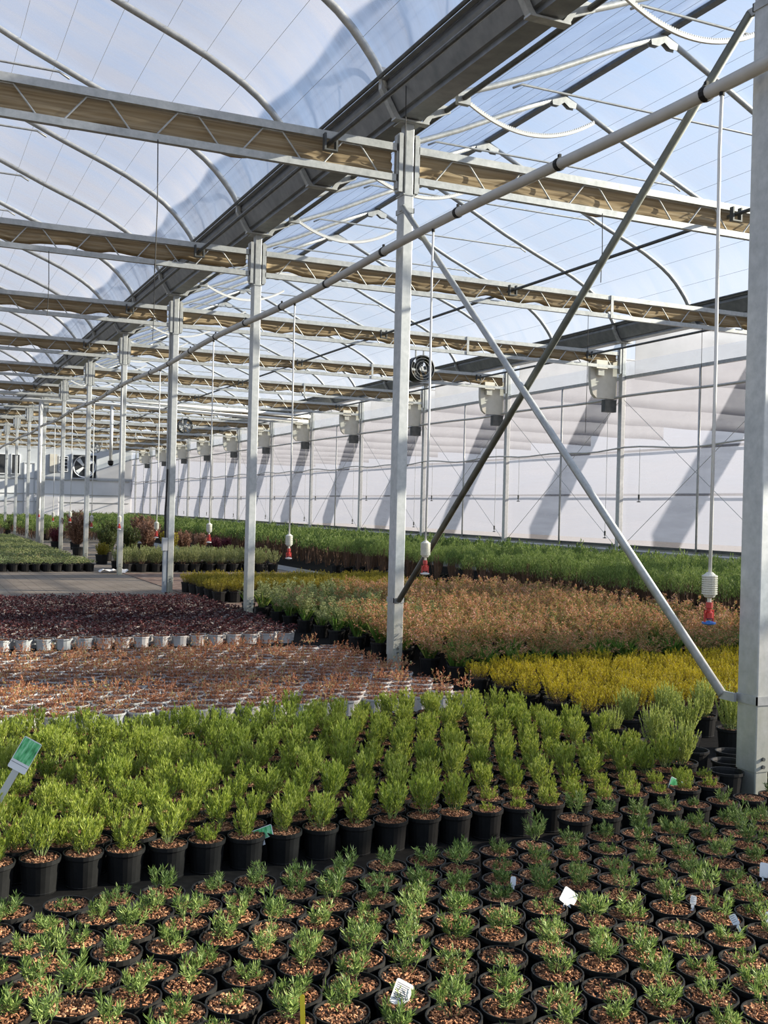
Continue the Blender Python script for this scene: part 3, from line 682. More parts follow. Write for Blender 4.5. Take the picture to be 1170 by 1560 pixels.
# thin cords hanging from the trusses
for i, (x, y, z0, z1, lab) in enumerate(((2.05, 9.70, 3.75, 4.96, 'thin cord hanging from the nearest left truss'), (3.1, 14.7, 3.9, 4.96, 'thin cord hanging from the second left truss'), (1.7, 14.7, 4.1, 4.96, 'thin cord at the left edge of the second left truss'),
        (6.95, 9.70, 4.2, 4.96, 'thin cord hanging from the nearest right truss'), (10.3, 14.7, 3.0, 4.96, 'long thin cord hanging from the second right truss'), (12.7, 14.7, 2.9, 4.96, 'long thin cord near the right end of the second truss'),
        (4.36, 9.35, 4.86, 6.0, 'thin dark wire in front of the middle post top'))):
    b = MB(); b.tube([(x, y, z1), (x + .01, y, (z0 + z1) / 2), (x, y, z0)], .005, 5); tag(b.obj('hanging_wire', 'black_rough'), lab, 'cord', 'cords hanging from the trusses')

# ------------------------------------------------------------------ plants
def pot_mesh(r, h, mt, n=20):
    b = MB(); b.lathe([(0, .004), (r * .78, .004), (r * .80, 0), (r * .84, h * .10), (r * .82, h * .11), (r * .93, h * .86), (r * .985, h * .87), (r, h * .89), (r, h), (r * .945, h), (r * .935, h * .92), (0, h * .9)], n)
    return b.mesh('pot', [mt], False)
def soil_mesh(seed, r, z, chips, mt='bark'):
    q = random.Random(seed); b = MB(); n = 18
    vs = [(0, 0, z + .008)]; fs = []
    for ring in (1, 2, 3):
        for k in range(n): vs.append((r * ring / 3 * math.cos(2 * math.pi * k / n), r * ring / 3 * math.sin(2 * math.pi * k / n), z + (q.uniform(-.005, .007) if ring < 3 else -.003)))
    for k in range(n): fs.append((0, 1 + k, 1 + (k + 1) % n))
    for ring in (0, 1):
        for k in range(n): a = 1 + ring * n; fs.append((a + k, a + n + k, a + n + (k + 1) % n, a + (k + 1) % n))
    b.add(vs, fs, 0)
    for _ in range(chips):
        a = q.uniform(0, 6.28); rr = r * .95 * math.sqrt(q.random()); p = Vector((rr * math.cos(a), rr * math.sin(a), z + q.uniform(.003, .012)))
        d = Vector((q.uniform(-1, 1), q.uniform(-1, 1), q.uniform(-.45, .45))).normalized(); e = d.cross(Vector((q.uniform(-.4, .4), q.uniform(-.4, .4), 1))).normalized(); g = d.cross(e)
        l, w, tk = q.uniform(.007, .017), q.uniform(.003, .007), .002
        b.add([tuple(p + d * (sx * l * .5) + e * (sy_ * w * .5) + g * (sz * tk)) for sx, sy_, sz in ((-1, -1, -1), (1, -.7, -1), (1, .8, -1), (-1, 1, -1), (-1, -1, 1), (1, -.7, 1), (1, .8, 1), (-1, 1, 1))],
              [(0, 3, 2, 1), (4, 5, 6, 7), (0, 1, 5, 4), (1, 2, 6, 5), (2, 3, 7, 6), (3, 0, 4, 7)], 1)
    return b.mesh('soil', [mt, 'chip'])

def bush(seed, stems, h, spread, ll, lw, per, z0=0., base=.015, bare=.12, stem_m='stem_green', leaf_m='lf_rose', curve=.6, leaf_up=.65, sr_=.0016, tipdense=1.3, side=0):
    """several shoots fanning out of one crown, clothed in narrow leaves, thickest near the tips"""
    q = random.Random(seed); b = MB()
    def shoot(p0, dirv, L_, nleaf, rad):
        P = [p0]; d = dirv.normalized(); k = 5
        for i in range(k):
            d = (d + Vector((q.uniform(-.12, .12), q.uniform(-.12, .12), curve * .25))).normalized(); P.append(P[-1] + d * (L_ / k))
        b.tube([tuple(p) for p in P], [rad * (1 - .12 * i) for i in range(k + 1)], 3, 0, caps=False)
        for i in range(nleaf):
            u = bare + (1 - bare) * (q.random() ** (1 / tipdense)); f = u * k; j = min(int(f), k - 1); p = P[j].lerp(P[j + 1], f - j); ax = (P[j + 1] - P[j]).normalized()
            a = q.uniform(0, 6.28); s1 = ax.orthogonal().normalized(); s2 = ax.cross(s1); out = s1 * math.cos(a) + s2 * math.sin(a)
            dd = (out * (1 - leaf_up * (.6 + .5 * u)) + ax * leaf_up).normalized()
            b.leaf(p, dd, ll * q.uniform(.7, 1.15), lw * q.uniform(.8, 1.2), 1, up=ax)
        return P
    for s in range(stems):
        a = 2 * math.pi * (s + q.uniform(-.4, .4)) / stems; rr = spread * math.sqrt(q.uniform(.02, 1))
        p0 = Vector((base * math.cos(a) * q.random(), base * math.sin(a) * q.random(), z0))
        hh = h * q.uniform(.75, 1.05) * (1 - .22 * rr / max(spread, 1e-3))
        dv = Vector((math.cos(a) * rr, math.sin(a) * rr, hh))
        P = shoot(p0, dv, hh * 1.02, per, sr_)
        for _ in range(side):
            j = q.randint(1, 3); a2 = q.uniform(0, 6.28); shoot(P[j], Vector((math.cos(a2), math.sin(a2), 1.0)), hh * q.uniform(.3, .5), max(3, per // 2), sr_ * .7)
    return b
def leggy(seed, stems, h, spread, leafm, straps=14, per=26):
    """tall thin leaning stems with faded flower clusters over a tuft of strap leaves"""
    q = random.Random(seed); b = MB()
    for s in range(straps):
        a = q.uniform(0, 6.28); d = Vector((math.cos(a) * .5, math.sin(a) * .5, 1)); L_ = q.uniform(.16, .30)
        b.leaf(Vector((q.uniform(-.04, .04), q.uniform(-.04, .04), .14)), d, L_, .021, 2, up=Vector((math.cos(a), math.sin(a), .1)), bend=q.uniform(.0, .3))
    for s in range(stems):
        a = q.uniform(0, 6.28); lean = spread * q.uniform(.2, 1.2); hh = h * q.uniform(.6, 1.08)
        P = [Vector((q.uniform(-.03, .03), q.uniform(-.03, .03), .14))]
        for i in range(1, 6):
            u = i / 5; P.append(Vector((math.cos(a) * lean * u ** 1.3 + q.uniform(-.015, .015), math.sin(a) * lean * u ** 1.3 + q.uniform(-.015, .015), .14 + (hh - .14) * (u - .18 * u ** 3 * lean / spread))))
        b.tube([tuple(p) for p in P], .0022, 3, 0, caps=False)
        for i in range(per):
            u = 1 - q.random() ** 1.6 * .75; f = u * 5; j = min(int(f), 4); p = P[j].lerp(P[j + 1], f - j)
            d = Vector((q.uniform(-1, 1), q.uniform(-1, 1), q.uniform(-.5, 1)))
            b.leaf(p + Vector((q.uniform(-.012, .012), q.uniform(-.012, .012), q.uniform(-.01, .01))), d, q.uniform(.018, .046), q.uniform(.007, .017), 1)
    return b.mesh('foliage', ['stem_green', leafm, 'lf_strap'])
def rosette(seed, n, r, h, ll, lw, leafm, z0=0.):
    q = random.Random(seed); b = MB(); b.tube([(0, 0, z0 - .02), (0, 0, z0 + h * .4)], .003, 3, 0)
    for i in range(n):
        a = q.uniform(0, 6.28); rr = r * q.random() ** .6; p = Vector((rr * math.cos(a), rr * math.sin(a), z0 + h * q.uniform(.1, 1) * (1 - .4 * rr / r)))
        d = Vector((math.cos(a) + q.uniform(-.6, .6), math.sin(a) + q.uniform(-.6, .6), q.uniform(-.2, .9)))
        b.leaf(p, d, ll * q.uniform(.6, 1.2), lw * q.uniform(.7, 1.2), 1, bend=q.uniform(0, .2))
    return b

def grid(x0, x1, y0, y1, dx, dy, jit=.006, left=None, hexa=True):
    """staggered rows of standing places, nearest row first, left to right, those in the photographed part only"""
    rows = []; y = y0; i = 0
    while y <= y1 + 1e-6:
        row = []; x = x0 + (dx / 2 if (i % 2 and hexa) else 0)
        while x <= x1 + 1e-6:
            if seen(x, y, .15): row.append((x + rnd.uniform(-jit, jit), y + rnd.uniform(-jit, jit)))
            x += dx
        if row: rows.append(row)
        y += dy; i += 1
    return rows
def potted(name, label, group, x, y, parts, zs=1., z=0.):
    t = thing(name, label, 'potted plant', (x, y, z), group)
    for nm, me, s in parts: put(nm, me, t, (0, 0, 0), rnd.uniform(0, 6.28), s)
    return t
def ordn(i): return f"{i}{'th' if 10 <= i % 100 <= 20 else {1: 'st', 2: 'nd', 3: 'rd'}.get(i % 10, 'th')}"
def bed(name, desc, where, group, rows, choose, limit=300, stuff=None, row_from='front'):
    """one potted plant per place; past the limit the farthest ones go into one mass"""
    n = 0; rest = []
    for ri, row in enumerate(rows):
        for ci, (x, y) in enumerate(row):
            if n < limit:
                potted(name, f"{desc}, {where}, row {ri + 1} from {row_from}, {ordn(ci + 1)} from left", group, x, y, choose(x, y)); n += 1
            else: rest.append((x, y))
    if rest and stuff: stuff(rest)
    return n
def mass(name, label, cat, places, protos, mats, hs=(.9, 1.1)):
    V = []; F = []; MI = []; off = 0
    arr = [(np.array(p.v), np.array([f if len(f) == 4 else (*f, -1) for f in p.f]), np.array(p.m)) for p in protos]
    for x, y in places:
        v, f, m = arr[rnd.randrange(len(arr))]; a = rnd.uniform(0, 6.28); c, s = math.cos(a), math.sin(a)
        w = v @ np.array([[c, s, 0], [-s, c, 0], [0, 0, rnd.uniform(*hs)]]) + np.array([x, y, 0]); V.append(w)
        F.append(np.where(f >= 0, f + off, -1)); MI.append(m); off += len(v)
    V = np.concatenate(V); F = np.concatenate(F); MI = np.concatenate(MI)
    me = bpy.data.meshes.new(name); me.from_pydata(V.tolist(), [], [tuple(f[:3]) if f[3] < 0 else tuple(f) for f in F.tolist()])
    for m in mats: me.materials.append(M[m])
    me.polygons.foreach_set('material_index', MI); me.update()
    o = bpy.data.objects.new(name, me); COL.objects.link(o); return tag(o, label, cat, None, 'stuff')

# --- foreground bed: small grey-green herbs, bark mulch
POT = pot_mesh(.086, .15, 'black', 24); SOILS = [soil_mesh(s, .0795, .136, 230) for s in range(5)]; FSOILS = [soil_mesh(80 + s, .080, .134, 260) for s in range(5)]
HERB = [bush(100 + s, 5 + s % 3, .08 + .012 * (s % 4), .07, .028, .0052, 26, .14, .022, .15, leaf_m='x', curve=.5, leaf_up=.55, side=1).mesh('foliage', ['stem_green', 'lf_herb']) for s in range(9)]
FORE = []
rows = grid(-.35, 4.42, 2.10, 4.20, .186, .163, .011)
for ri, row in enumerate(rows):
    for ci, (x, y) in enumerate(row):
        FORE.append((x, y, ri, ci))
extra = [p for row in grid(3.05, 4.4, 4.36, 4.50, .186, .163) for p in row]
for ci, p in enumerate(extra): FORE.append((p[0], p[1], len(rows), ci))
for x, y, ri, ci in FORE:
    s = rnd.uniform(.72, 1.12); size = 'small sprig' if s < .85 else 'fuller sprig' if s > .99 else 'sprig'
    potted('potted_herb', f"grey green {size} in black pot, front bed row {ri + 1}, {ordn(ci + 1)} from left", 'small herbs in the front bed', x, y,
           [('pot', POT, 1), ('soil', rnd.choice(FSOILS), 1), ('foliage', rnd.choice(HERB), (s, s, s * rnd.uniform(.85, 1.2)))])

# --- middle bed: bushy lime-green plants
ROSE = [bush(200 + s, 17 + s % 4, .155 + .012 * (s % 4), 0.098, .027, .0058, 25, .14, .025, .10, leaf_m='x', curve=.75, leaf_up=.7, tipdense=1.5, side=1).mesh('foliage', ['stem_green', 'lf_rose']) for s in range(8)]
def ch_rose(x, y):
    s = rnd.uniform(.78, 1.12)
    if x > 2.6 and y < 4.9: s *= .72
    return [('pot', POT, 1), ('soil', rnd.choice(SOILS), 1), ('foliage', rnd.choice(ROSE), (s, s, s * rnd.uniform(.9, 1.1)))]
rows = grid(.02, 4.28, 4.65, 7.50, .18, .172, .006)
rows = rows[:1] + [[(x + rnd.uniform(-.026, .026), y + rnd.uniform(-.016, .016)) for x, y in r_] for r_ in rows[1:]]
bed('potted_rosemary', 'bushy lime green potted plant', 'middle bed', 'bushy green plants in the middle bed', rows, ch_rose, 330)

# --- pink seedling bed in pale pots
WPOT = pot_mesh(.098, .13, 'pot_white', 14); WSOIL = [soil_mesh(20 + s, .0935, .127, 40) for s in range(3)]
PINK = []
for s in range(7):
    q = bush(300 + s, 8, .085 + .01 * (s % 3), .10, .022, .008, 10, .127, .06, .1, leaf_m='x', curve=.3, leaf_up=.45)
    q2 = rosette(320 + s, 30, .096, .03, .026, .011, 'x', .13); q.add(q2.v, q2.f, 1); PINK.append(q.mesh('foliage', ['lf_pink', 'lf_pink']))
rows = grid(.2, 4.36, 7.80, 11.75, .205, .192, .01)
bed('potted_seedling', 'sparse pink seedling in pale pot', 'pink bed', 'pink seedlings in pale pots', rows,
    lambda x, y: [('pot', WPOT, 1), ('soil', rnd.choice(WSOIL), 1), ('foliage', rnd.choice(PINK), (1, 1, rnd.uniform(.6, 1.5)))], 330)
# --- burgundy bed
RED = [rosette(340 + s, 50, .105, .07, .045, .022, 'x', .13).mesh('foliage', ['lf_red', 'lf_red']) for s in range(6)]
REDb = [rosette(350 + s, 50, .105, .07, .045, .022, 'x', .13) for s in range(3)]
rows = grid(.6, 4.40, 12.20, 17.3, .215, .21)
def red_mass(places):
    mass('burgundy_foliage', 'dark burgundy leaves covering the back of the burgundy bed', 'plants', places, REDb, ['lf_red', 'lf_red'])
bed('potted_burgundy_plant', 'dark burgundy plant in pale pot', 'burgundy bed', 'burgundy plants behind the pink bed', rows,
    lambda x, y: [('pot', WPOT, 1), ('soil', rnd.choice(WSOIL), 1), ('foliage', rnd.choice(RED), rnd.uniform(.85, 1.15))], 300, red_mass)

# --- leggy perennials with faded pink flowers
BPOT = pot_mesh(.105, .17, 'black', 14)
PERR = [leggy(400 + s, 22, .58, .24, 'lf_per', 44, 44) for s in range(6)]; PERG = [leggy(420 + s, 18, .52, .15, 'lf_lav', 24, 34) for s in range(4)]
PERS = [leggy(430 + s, 7, .46, .26, 'lf_per', 90, 30) for s in range(2)]
def ch_per(x, y):
    g = (y > 11.6 and x < 6.2) if rnd.random() < .85 else rnd.random() < .3
    s = rnd.uniform(.85, 1.1)
    if y < 9.5 and rnd.random() < .6: return [('pot', BPOT, 1), ('foliage', rnd.choice(PERS), s)]
    return [('pot', BPOT, 1), ('foliage', rnd.choice(PERG if g else PERR), (s, s, s * (1 if y > 9.3 else .8)))]
rows = grid(4.86, 9.5, 8.95, 15.9, .325, .30, .03)
bed('potted_perennial', 'leggy faded pink flower plant', 'behind the braces', 'leggy flowering plants', rows, ch_per, 330)
# --- golden low plants, near right
GPOT = pot_mesh(.10, .14, 'black', 14)
GOLD = [bush(500 + s, 40, .19, .15, .019, .0055, 24, .12, .06, .2, leaf_m='x', stem_m='stem', curve=.7, leaf_up=.6, tipdense=1.8).mesh('foliage', ['stem', 'lf_gold']) for s in range(5)]
rows = grid(4.80, 9.4, 6.72, 8.62, .23, .21)
bed('potted_heather', 'golden feathery plant', 'bed by nearest post', 'golden plants right of the braces', rows,
    lambda x, y: [('pot', GPOT, 1), ('foliage', rnd.choice(GOLD), (1, 1, rnd.uniform(.85, 1.15)))], 300)
# --- pale green cypresses beside the nearest post
CYP = [bush(520 + s, 46, .30, .15, .022, .0065, 44, .15, .045, .08, leaf_m='x', curve=.9, leaf_up=.85, tipdense=1.2, side=1).mesh('foliage', ['stem_green', 'lf_pale']) for s in range(3)]
CPOT = pot_mesh(.10, .165, 'black', 20); CSOIL = [soil_mesh(60 + s, .092, .142, 120) for s in range(2)]
for i, (x, y, s, lab) in enumerate(((4.33, 5.10, 1.0, 'pale green upright bush in black pot, directly left of the nearest post'), (4.55, 5.62, .95, 'pale green bush left of and behind the upright one'),
        (4.56, 6.10, .72, 'small sparse bush at the left end of the pale green row'), (4.92, 5.75, 1.0, 'pale green bush behind the upright one'), (5.12, 6.20, 1.0, 'pale bush in front of the golden bed, middle'),
        (5.36, 5.80, 1.05, 'pale bush touching the left side of the nearest post'), (4.86, 6.32, .9, 'pale bush in front of the golden bed, left'), (5.50, 6.25, 1.0, 'pale bush in front of the golden bed, right'), (5.62, 5.55, .9, 'pale bush behind the nearest post'))):
    potted('potted_cypress', lab, 'pale green bushes by the nearest post', x, y, [('pot', CPOT, 1), ('soil', CSOIL[i % 2], 1), ('foliage', CYP[i % 3], (s, s, s))])
# empty black pots in the dark gap by the post
EP = MB(); EP.lathe([(0, .004), (.075, .004), (.08, 0), (.092, .15), (.10, .15), (.10, .165), (.092, .165), (.088, .15), (.07, .012), (0, .012)], 20); EPm = EP.mesh('empty_pot', ['black'])
for i, (x, y) in enumerate(((4.62, 5.33), (4.83, 5.22), (4.98, 5.05), (4.62, 5.02), (4.43, 4.82 + .0))):
    o = bpy.data.objects.new('empty_pot', EPm); COL.objects.link(o); o.location = (x, y, 0)
    tag(o, f"empty black pot in the dark gap left of the nearest post, {nth(i + 1)} from the back", 'pot', 'empty black pots')

# --- golden low bed beyond the burgundy one
GOLD2 = [bush(540 + s, 48, .24, .21, .026, .008, 20, .17, .08, .15, leaf_m='x', curve=.7, leaf_up=.6, tipdense=1.8).mesh('foliage', ['stem', 'lf_yell']) for s in range(4)]
DPOT = pot_mesh(.125, .2, 'black', 12)
rows = grid(4.9, 9.0, 17.45, 19.9, .27, .27)
bed('potted_broom', 'olive tufted plant', 'behind the burgundy bed', 'olive-gold plants', rows, lambda x, y: [('pot', DPOT, 1), ('foliage', rnd.choice(GOLD2), (1, 1, rnd.uniform(.9, 1.1)))], 300)
# --- grey-green bushes
LAV = [bush(560 + s, 30, .42, .22, .05, .011, 24, .18, .08, .12, leaf_m='x', curve=.7, leaf_up=.7, tipdense=1.5).mesh('foliage', ['stem', 'lf_lav']) for s in range(4)]
LPOT = pot_mesh(.14, .2, 'black', 12)
rows = grid(4.95, 8.7, 25.65, 27.2, .33, .32, .04)
bed('potted_lavender', 'grey green bushy plant', 'behind dirt strip', 'grey-green bushes', rows, lambda x, y: [('pot', LPOT, 1), ('foliage', rnd.choice(LAV), rnd.uniform(.88, 1.12))], 300)
# --- rows of small succulents at the far left
SUC = [rosette(580 + s, 34, .10, .10, .06, .022, 'x', .17).mesh('foliage', ['lf_succ', 'lf_succ']) for s in range(4)]; SUCb = [rosette(590 + s, 24, .10, .10, .07, .03, 'x', .17) for s in range(2)]
SPOT = pot_mesh(.11, .18, 'black', 12)
rows = grid(1.9, 4.2, 25.9, 47, .245, .27, hexa=False)
bed('potted_succulent', 'small grey green plant', 'far left rows', 'small plants at the far left', rows, lambda x, y: [('pot', SPOT, 1), ('foliage', rnd.choice(SUC), rnd.uniform(.9, 1.15))], 300,
    lambda pl: mass('small_plant_foliage', 'grey-green mass continuing the far left rows', 'plants', pl, SUCb, ['lf_succ', 'lf_succ']))
# --- tall conifers along the side wall: bare brown stems under a green top
def tall(seed, fine):
    q = random.Random(seed); b = MB()
    for s in range(7 if fine else 4):
        a = q.uniform(0, 6.28); r = q.uniform(.02, .13); x, y = r * math.cos(a), r * math.sin(a)
        b.tube([(x * .3, y * .3, .15), (x, y, .5), (x * 1.2, y * 1.2, .72)], .006 if fine else .009, 3, 0, caps=False)
    plumes = [(q.uniform(0, 6.28), .17 * math.sqrt(q.random()), q.uniform(.84, .93)) for _ in range(12 if fine else 7)]
    for i in range(620 if fine else 84):
        a, r, top = plumes[i % len(plumes)]; top -= .10 * (r / .17) ** 2; u = q.random() ** .7; z = .55 + (top - .55) * u; w_ = .055 * (1 - u * .7)
        b.leaf(Vector((r * math.cos(a) + q.gauss(0, w_), r * math.sin(a) + q.gauss(0, w_), z)), Vector((q.uniform(-.8, .8), q.uniform(-.8, .8), 1.0)), q.uniform(.03, .06) * (1 if fine else 2.0), (.010 if fine else .030), 1)
    return b
TALL = [tall(600 + s, True).mesh('foliage', ['stem', 'lf_con']) for s in range(6)]; TALLb = [tall(620 + s, False) for s in range(4)]
TPOT = pot_mesh(.13, .2, 'black', 12)
rows = grid(9.98, 14.35, 9.0, 75.5, .37, .345, .03)
# nearest the aisle and the camera first
flat = sorted([p for r_ in rows for p in r_], key=lambda p: math.hypot(p[0] - 4, p[1]) + 2.2 * max(0, p[0] - 10.3) )
near = flat[:300]; far = flat[300:]
rowid = {}
for p in near: rowid.setdefault(round((p[1] - 9.0) / .345), []).append(p)
for k, ri in enumerate(sorted(rowid)):
    for ci, p in enumerate(sorted(rowid[ri])):
        s = rnd.uniform(.92, 1.08)
        potted('potted_conifer', f"bare stemmed green conifer, wall bed, row {k + 1} from front, {ordn(ci + 1)} from left", 'tall conifers along the side wall', p[0], p[1], [('pot', TPOT, 1), ('foliage', rnd.choice(TALL), (1, 1, s))])
mass('conifer_foliage', 'green tops of the wall bed reaching to the far end', 'plants', far, TALLb, ['stem', 'lf_con'])
# --- mixed shrubs and far beds
SHM = {}
for key, lf in (('bronze', 'lf_bronze'), ('dull', 'lf_dull'), ('wine', 'lf_wine'), ('yellow', 'lf_yell'), ('green', 'lf_con')):
    SHM[key] = [bush(640 + s, 34, .74, .40, .08, .030, 46, .24, .10, .06, leaf_m='x', curve=.55, leaf_up=.5, sr_=.005, tipdense=1.1, side=1).mesh('foliage', ['stem', lf]) for s in range(2)]
SHPOT = pot_mesh(.18, .26, 'black', 14)
shr = [('bronze', 4.95, 33.6, 1.45, 'tallest bronze shrub with pink tips behind the far left rows'), ('dull', 5.3, 30.6, 1.0, 'dark green shrub behind the grey-green row at its left end'), ('dull', 6.0, 30.9, 1.05, 'dull green shrub right of the dark one'), ('bronze', 6.75, 32.0, 1.2, 'bronze shrub in the middle of the shrub group'),
       ('yellow', 7.2, 31.2, .95, 'yellowing shrub left of the conduit post'), ('bronze', 7.75, 31.6, .92, 'brownish shrub behind the conduit post'), ('bronze', 8.4, 32.0, .85, 'brownish low shrub right of the yellowing one'), ('wine', 9.0, 32.6, .68, 'wine-red shrub nearest the conifer bed'),
       ('wine', 9.55, 33.3, .66, 'wine-red shrub at the right end of the group'), ('wine', 5.5, 38.0, .8, 'dark red shrub left of the bronze ones'), ('wine', 4.9, 38.4, .8, 'dark red shrub by the white down pipe'), ('dull', 6.4, 36.5, 1.1, 'dark shrub behind the bronze ones'),
       ('bronze', 7.6, 37.0, 1.35, 'tall bronze shrub right of the fifth post'), ('yellow', 4.9, 29.0, .62, 'low yellow-green shrub by the sixth post'), ('dull', 5.35, 28.6, .6, 'low dark shrub by the sixth post'), ('bronze', 8.4, 39.5, 1.1, 'bronze shrub far behind the group'), ('dull', 4.5, 52.5, .8, 'far green shrub left of the eighth post'), ('green', 5.6, 47.0, .8, 'far green shrub behind the red ones')]
for key, x, y, s, lab in shr:
    potted('potted_shrub', lab, 'mixed shrubs', x, y, [('pot', SHPOT, 1), ('foliage', rnd.choice(SHM[key]), (s * .95, s * .95, s))])
far2 = [p for r_ in grid(4.9, 8.9, 44, 75, .42, .42) for p in r_] + [p for r_ in grid(2.5, 4.35, 50, 75, .42, .42) for p in r_]
mass('far_bed_foliage', 'low green plants filling the beds before the far wall', 'plants', far2, TALLb, ['stem', 'lf_con'], (.6, .95))

q = random.Random(3); b = MB(); vs = [(4.25 + .09 * i + q.uniform(-.03, .03), 25.2 + .08 * j + q.uniform(-.03, .03), q.uniform(.012, .10)) for i in range(8) for j in range(5)]
b.add(vs, [(i * 5 + j, (i + 1) * 5 + j, (i + 1) * 5 + j + 1, i * 5 + j + 1) for i in range(7) for j in range(4)]); tag(b.obj('crumpled_film', 'white_pvc'), 'crumpled white plastic film on the ground by the fifth post', 'plastic film')
# ------------------------------------------------------------------ plant tags
def card(name, lab, x, y, z, w, h, mt, yaw, tilt, stake=0., lines=0, roll=0., neck=False):
    t = thing(name, lab, 'plant tag', (x, y, z), None)
    t.rotation_euler = (tilt, roll, yaw)
    b = MB(); q = []
    for cx_, cz_, a0 in ((w / 2 - .006, h - .006, 0), (-w / 2 + .006, h - .006, 90), (-w / 2 + .006, .006, 180), (w / 2 - .006, .006, 270)):
        for k in range(3): a = math.radians(a0 + 45 * k); q.append((cx_ + .006 * math.cos(a), cz_ + .006 * math.sin(a)))
    b.prism(q, -.0006, .0006, 1); b.obj('card', 'tag_white' if mt != 'tag_yellow' else 'yellow', t)
    if mt == 'tag_green':
        z0 = h * .28 if neck else h * .03
        b = MB(); b.box(-w / 2 + .003, w / 2 - .003, -.0012, -.0008, z0, h - .004); b.obj('printed_picture', 'tag_green', t)
        if neck:
            b = MB(); b.box(-w / 2 + .004, w / 2 - .004, -.0012, -.0008, h * .19, h * .205); b.obj('printed_line', 'ink', t)
    if lines:
        b = MB()
        for i in range(lines):
            zz = h * (.85 - .7 * i / max(1, lines)); ww = w * (.36 if i % 3 else .42)
            b.box(-w * .4, -w * .4 + 2 * ww * rnd.uniform(.7, 1), -.0012, -.0008, zz - h * .018, zz + h * .018)
        b.obj('printed_lines', 'ink', t)
    if stake:
        b = MB(); b.box(-.016, .016, .0008, .004, -stake, h * .15) if neck else b.box(-.006, .006, -.0006, .0006, -stake, .004)
        b.obj('stake', 'stake' if neck else 'tag_white', t)
    return t
R_ = math.radians
card('plant_label', 'large green picture label on a grey stake at the left edge', .490, 5.0, .435, .088, .15, 'tag_green', R_(-24), R_(-12), .5, 0, R_(27), True)
card('plant_tag', 'green picture tag in a front-row pot of the middle bed', 1.535, 4.63, .125, .10, .062, 'tag_green', R_(-24), R_(-48), .03, 0, R_(-22))
card('plant_tag', 'green picture tag in the rightmost front-row pot', 3.95, 4.70, .115, .085, .075, 'tag_green', R_(-30), R_(-35), .03, 0, R_(25))
card('plant_tag', 'white printed tag at the bottom centre of the front bed', 1.40, 2.90, .14, .058, .075, 'w', R_(-20), R_(-35), .05, 9, R_(28))
card('plant_tag', 'white tag leaning in the front bed right of centre', 2.345, 3.40, .15, .062, .062, 'w', R_(-28), R_(-35), .05, 0, R_(35))
card('plant_tag', 'tiny white tag left of the leaning one', 2.245, 3.62, .16, .022, .036, 'w', R_(-25), R_(-15), .05, 0, R_(4))
card('plant_tag', 'small white tag with barcode in the front bed at the right', 2.79, 3.20, .16, .024, .034, 'w', R_(-28), R_(-25), .05, 3, R_(12))
card('plant_tag', 'white barcode tag leaning left near the right edge', 2.825, 3.0, .15, .026, .04, 'w', R_(-28), R_(-30), .05, 4, R_(-28))
card('plant_tag', 'white tag cut by the right edge, lower', 2.95, 2.97, .15, .03, .04, 'w', R_(-28), R_(-25), .05, 0, R_(10))
card('plant_tag', 'white tag cut by the right edge, upper', 3.30, 3.36, .15, .035, .06, 'w', R_(-28), R_(-20), .05, 0, R_(8))
card('plant_tag', 'yellow stick tag at the bottom edge', 1.085, 2.87, .15, .014, .085, 'tag_yellow', R_(-22), R_(-8), .05, 0, R_(-3))

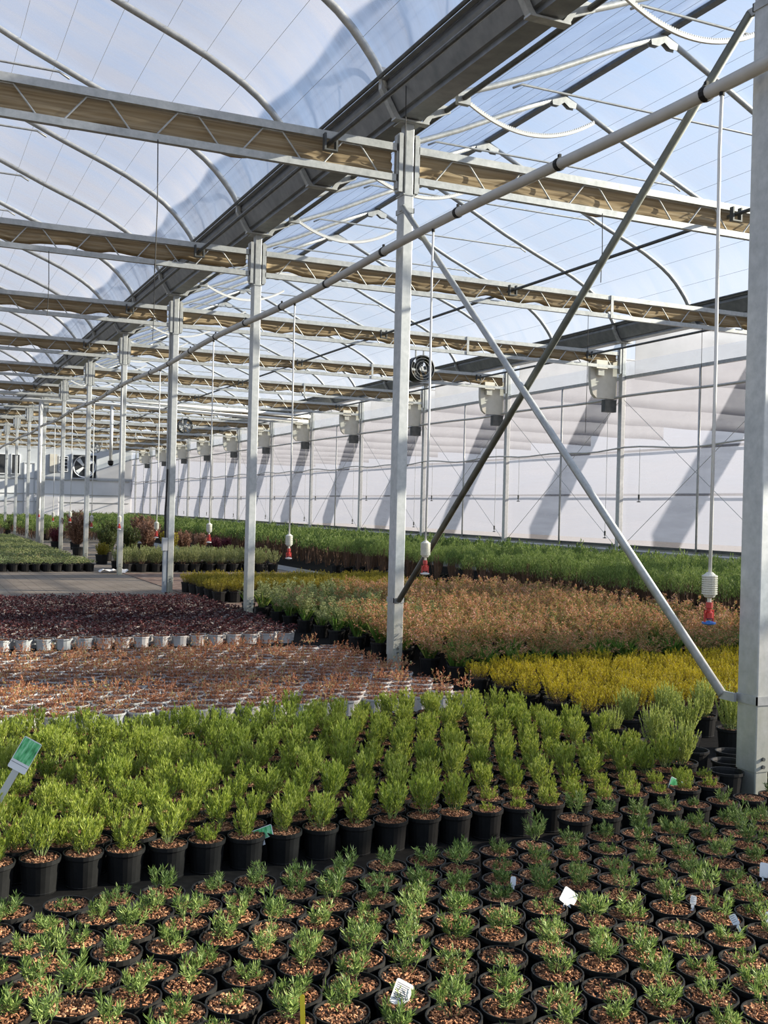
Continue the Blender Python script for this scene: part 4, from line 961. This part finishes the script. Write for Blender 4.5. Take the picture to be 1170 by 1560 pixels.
# ------------------------------------------------------------------ light
w = bpy.data.worlds.new('sky'); SC.world = w; w.use_nodes = True; nt = w.node_tree; nt.nodes.clear(); L = nt.links
tc = nd(nt, 'ShaderNodeTexCoord'); s = nd(nt, 'ShaderNodeSeparateXYZ'); L.new(tc.outputs['Generated'], s.inputs[0])
rp = ramp(nt, [(0, (.55, .60, .66)), (.08, (.80, .87, .95)), (.35, (.50, .68, .96)), (1, (.26, .46, .86))]); L.new(s.outputs['Z'], rp.inputs['Fac'])
n = noise(nt, coords(nt, (1, 1, 2.2), 'Generated'), 2.2, 6, .6)
cr_ = ramp(nt, [(.50, (0, 0, 0)), (.72, (1, 1, 1))]); L.new(n.outputs['Fac'], cr_.inputs['Fac'])
mx = nd(nt, 'ShaderNodeMix', data_type='RGBA'); mx.inputs['B'].default_value = (1, 1, 1, 1)
mm = nd(nt, 'ShaderNodeMath', operation='MULTIPLY'); mm.inputs[1].default_value = .55; L.new(cr_.outputs['Color'], mm.inputs[0]); L.new(mm.outputs[0], mx.inputs['Factor'])
L.new(rp.outputs['Color'], mx.inputs['A'])
dt = nd(nt, 'ShaderNodeVectorMath', operation='DOT_PRODUCT'); dt.inputs[1].default_value = Vector((2.75, -.82, 1.0)).normalized(); L.new(tc.outputs['Generated'], dt.inputs[0])
mrg = nd(nt, 'ShaderNodeMapRange'); setin(mrg, From_Min=.1, From_Max=1.0, To_Min=0, To_Max=.8); L.new(dt.outputs['Value'], mrg.inputs['Value'])
ga = nd(nt, 'ShaderNodeMix', data_type='RGBA', blend_type='ADD'); ga.inputs['B'].default_value = (.62, .66, .70, 1); L.new(mrg.outputs[0], ga.inputs['Factor']); L.new(mx.outputs['Result'], ga.inputs['A']); mx = ga
bg = nd(nt, 'ShaderNodeBackground'); bg.inputs['Strength'].default_value = .92; L.new(mx.outputs['Result'], bg.inputs['Color'])
o = nd(nt, 'ShaderNodeOutputWorld'); L.new(bg.outputs[0], o.inputs[0])
sd = bpy.data.lights.new('sun', 'SUN'); sd.energy = 17.0; sd.angle = math.radians(.6); sd.color = (1, .90, .72)
so = bpy.data.objects.new('sun', sd); COL.objects.link(so)
so.rotation_euler = Vector((-2.75, .82, -1.0)).to_track_quat('-Z', 'Y').to_euler()

SC.view_settings.view_transform = 'Standard'; SC.view_settings.look = 'None'; SC.view_settings.gamma = 1; SC.view_settings.exposure = 0.0
SC.view_settings.use_curve_mapping = False
cy_ = SC.cycles
cy_.max_bounces = 7; cy_.diffuse_bounces = 3; cy_.glossy_bounces = 2; cy_.transmission_bounces = 5; cy_.transparent_max_bounces = 16
cy_.caustics_reflective = False; cy_.caustics_refractive = False; cy_.sample_clamp_indirect = 6
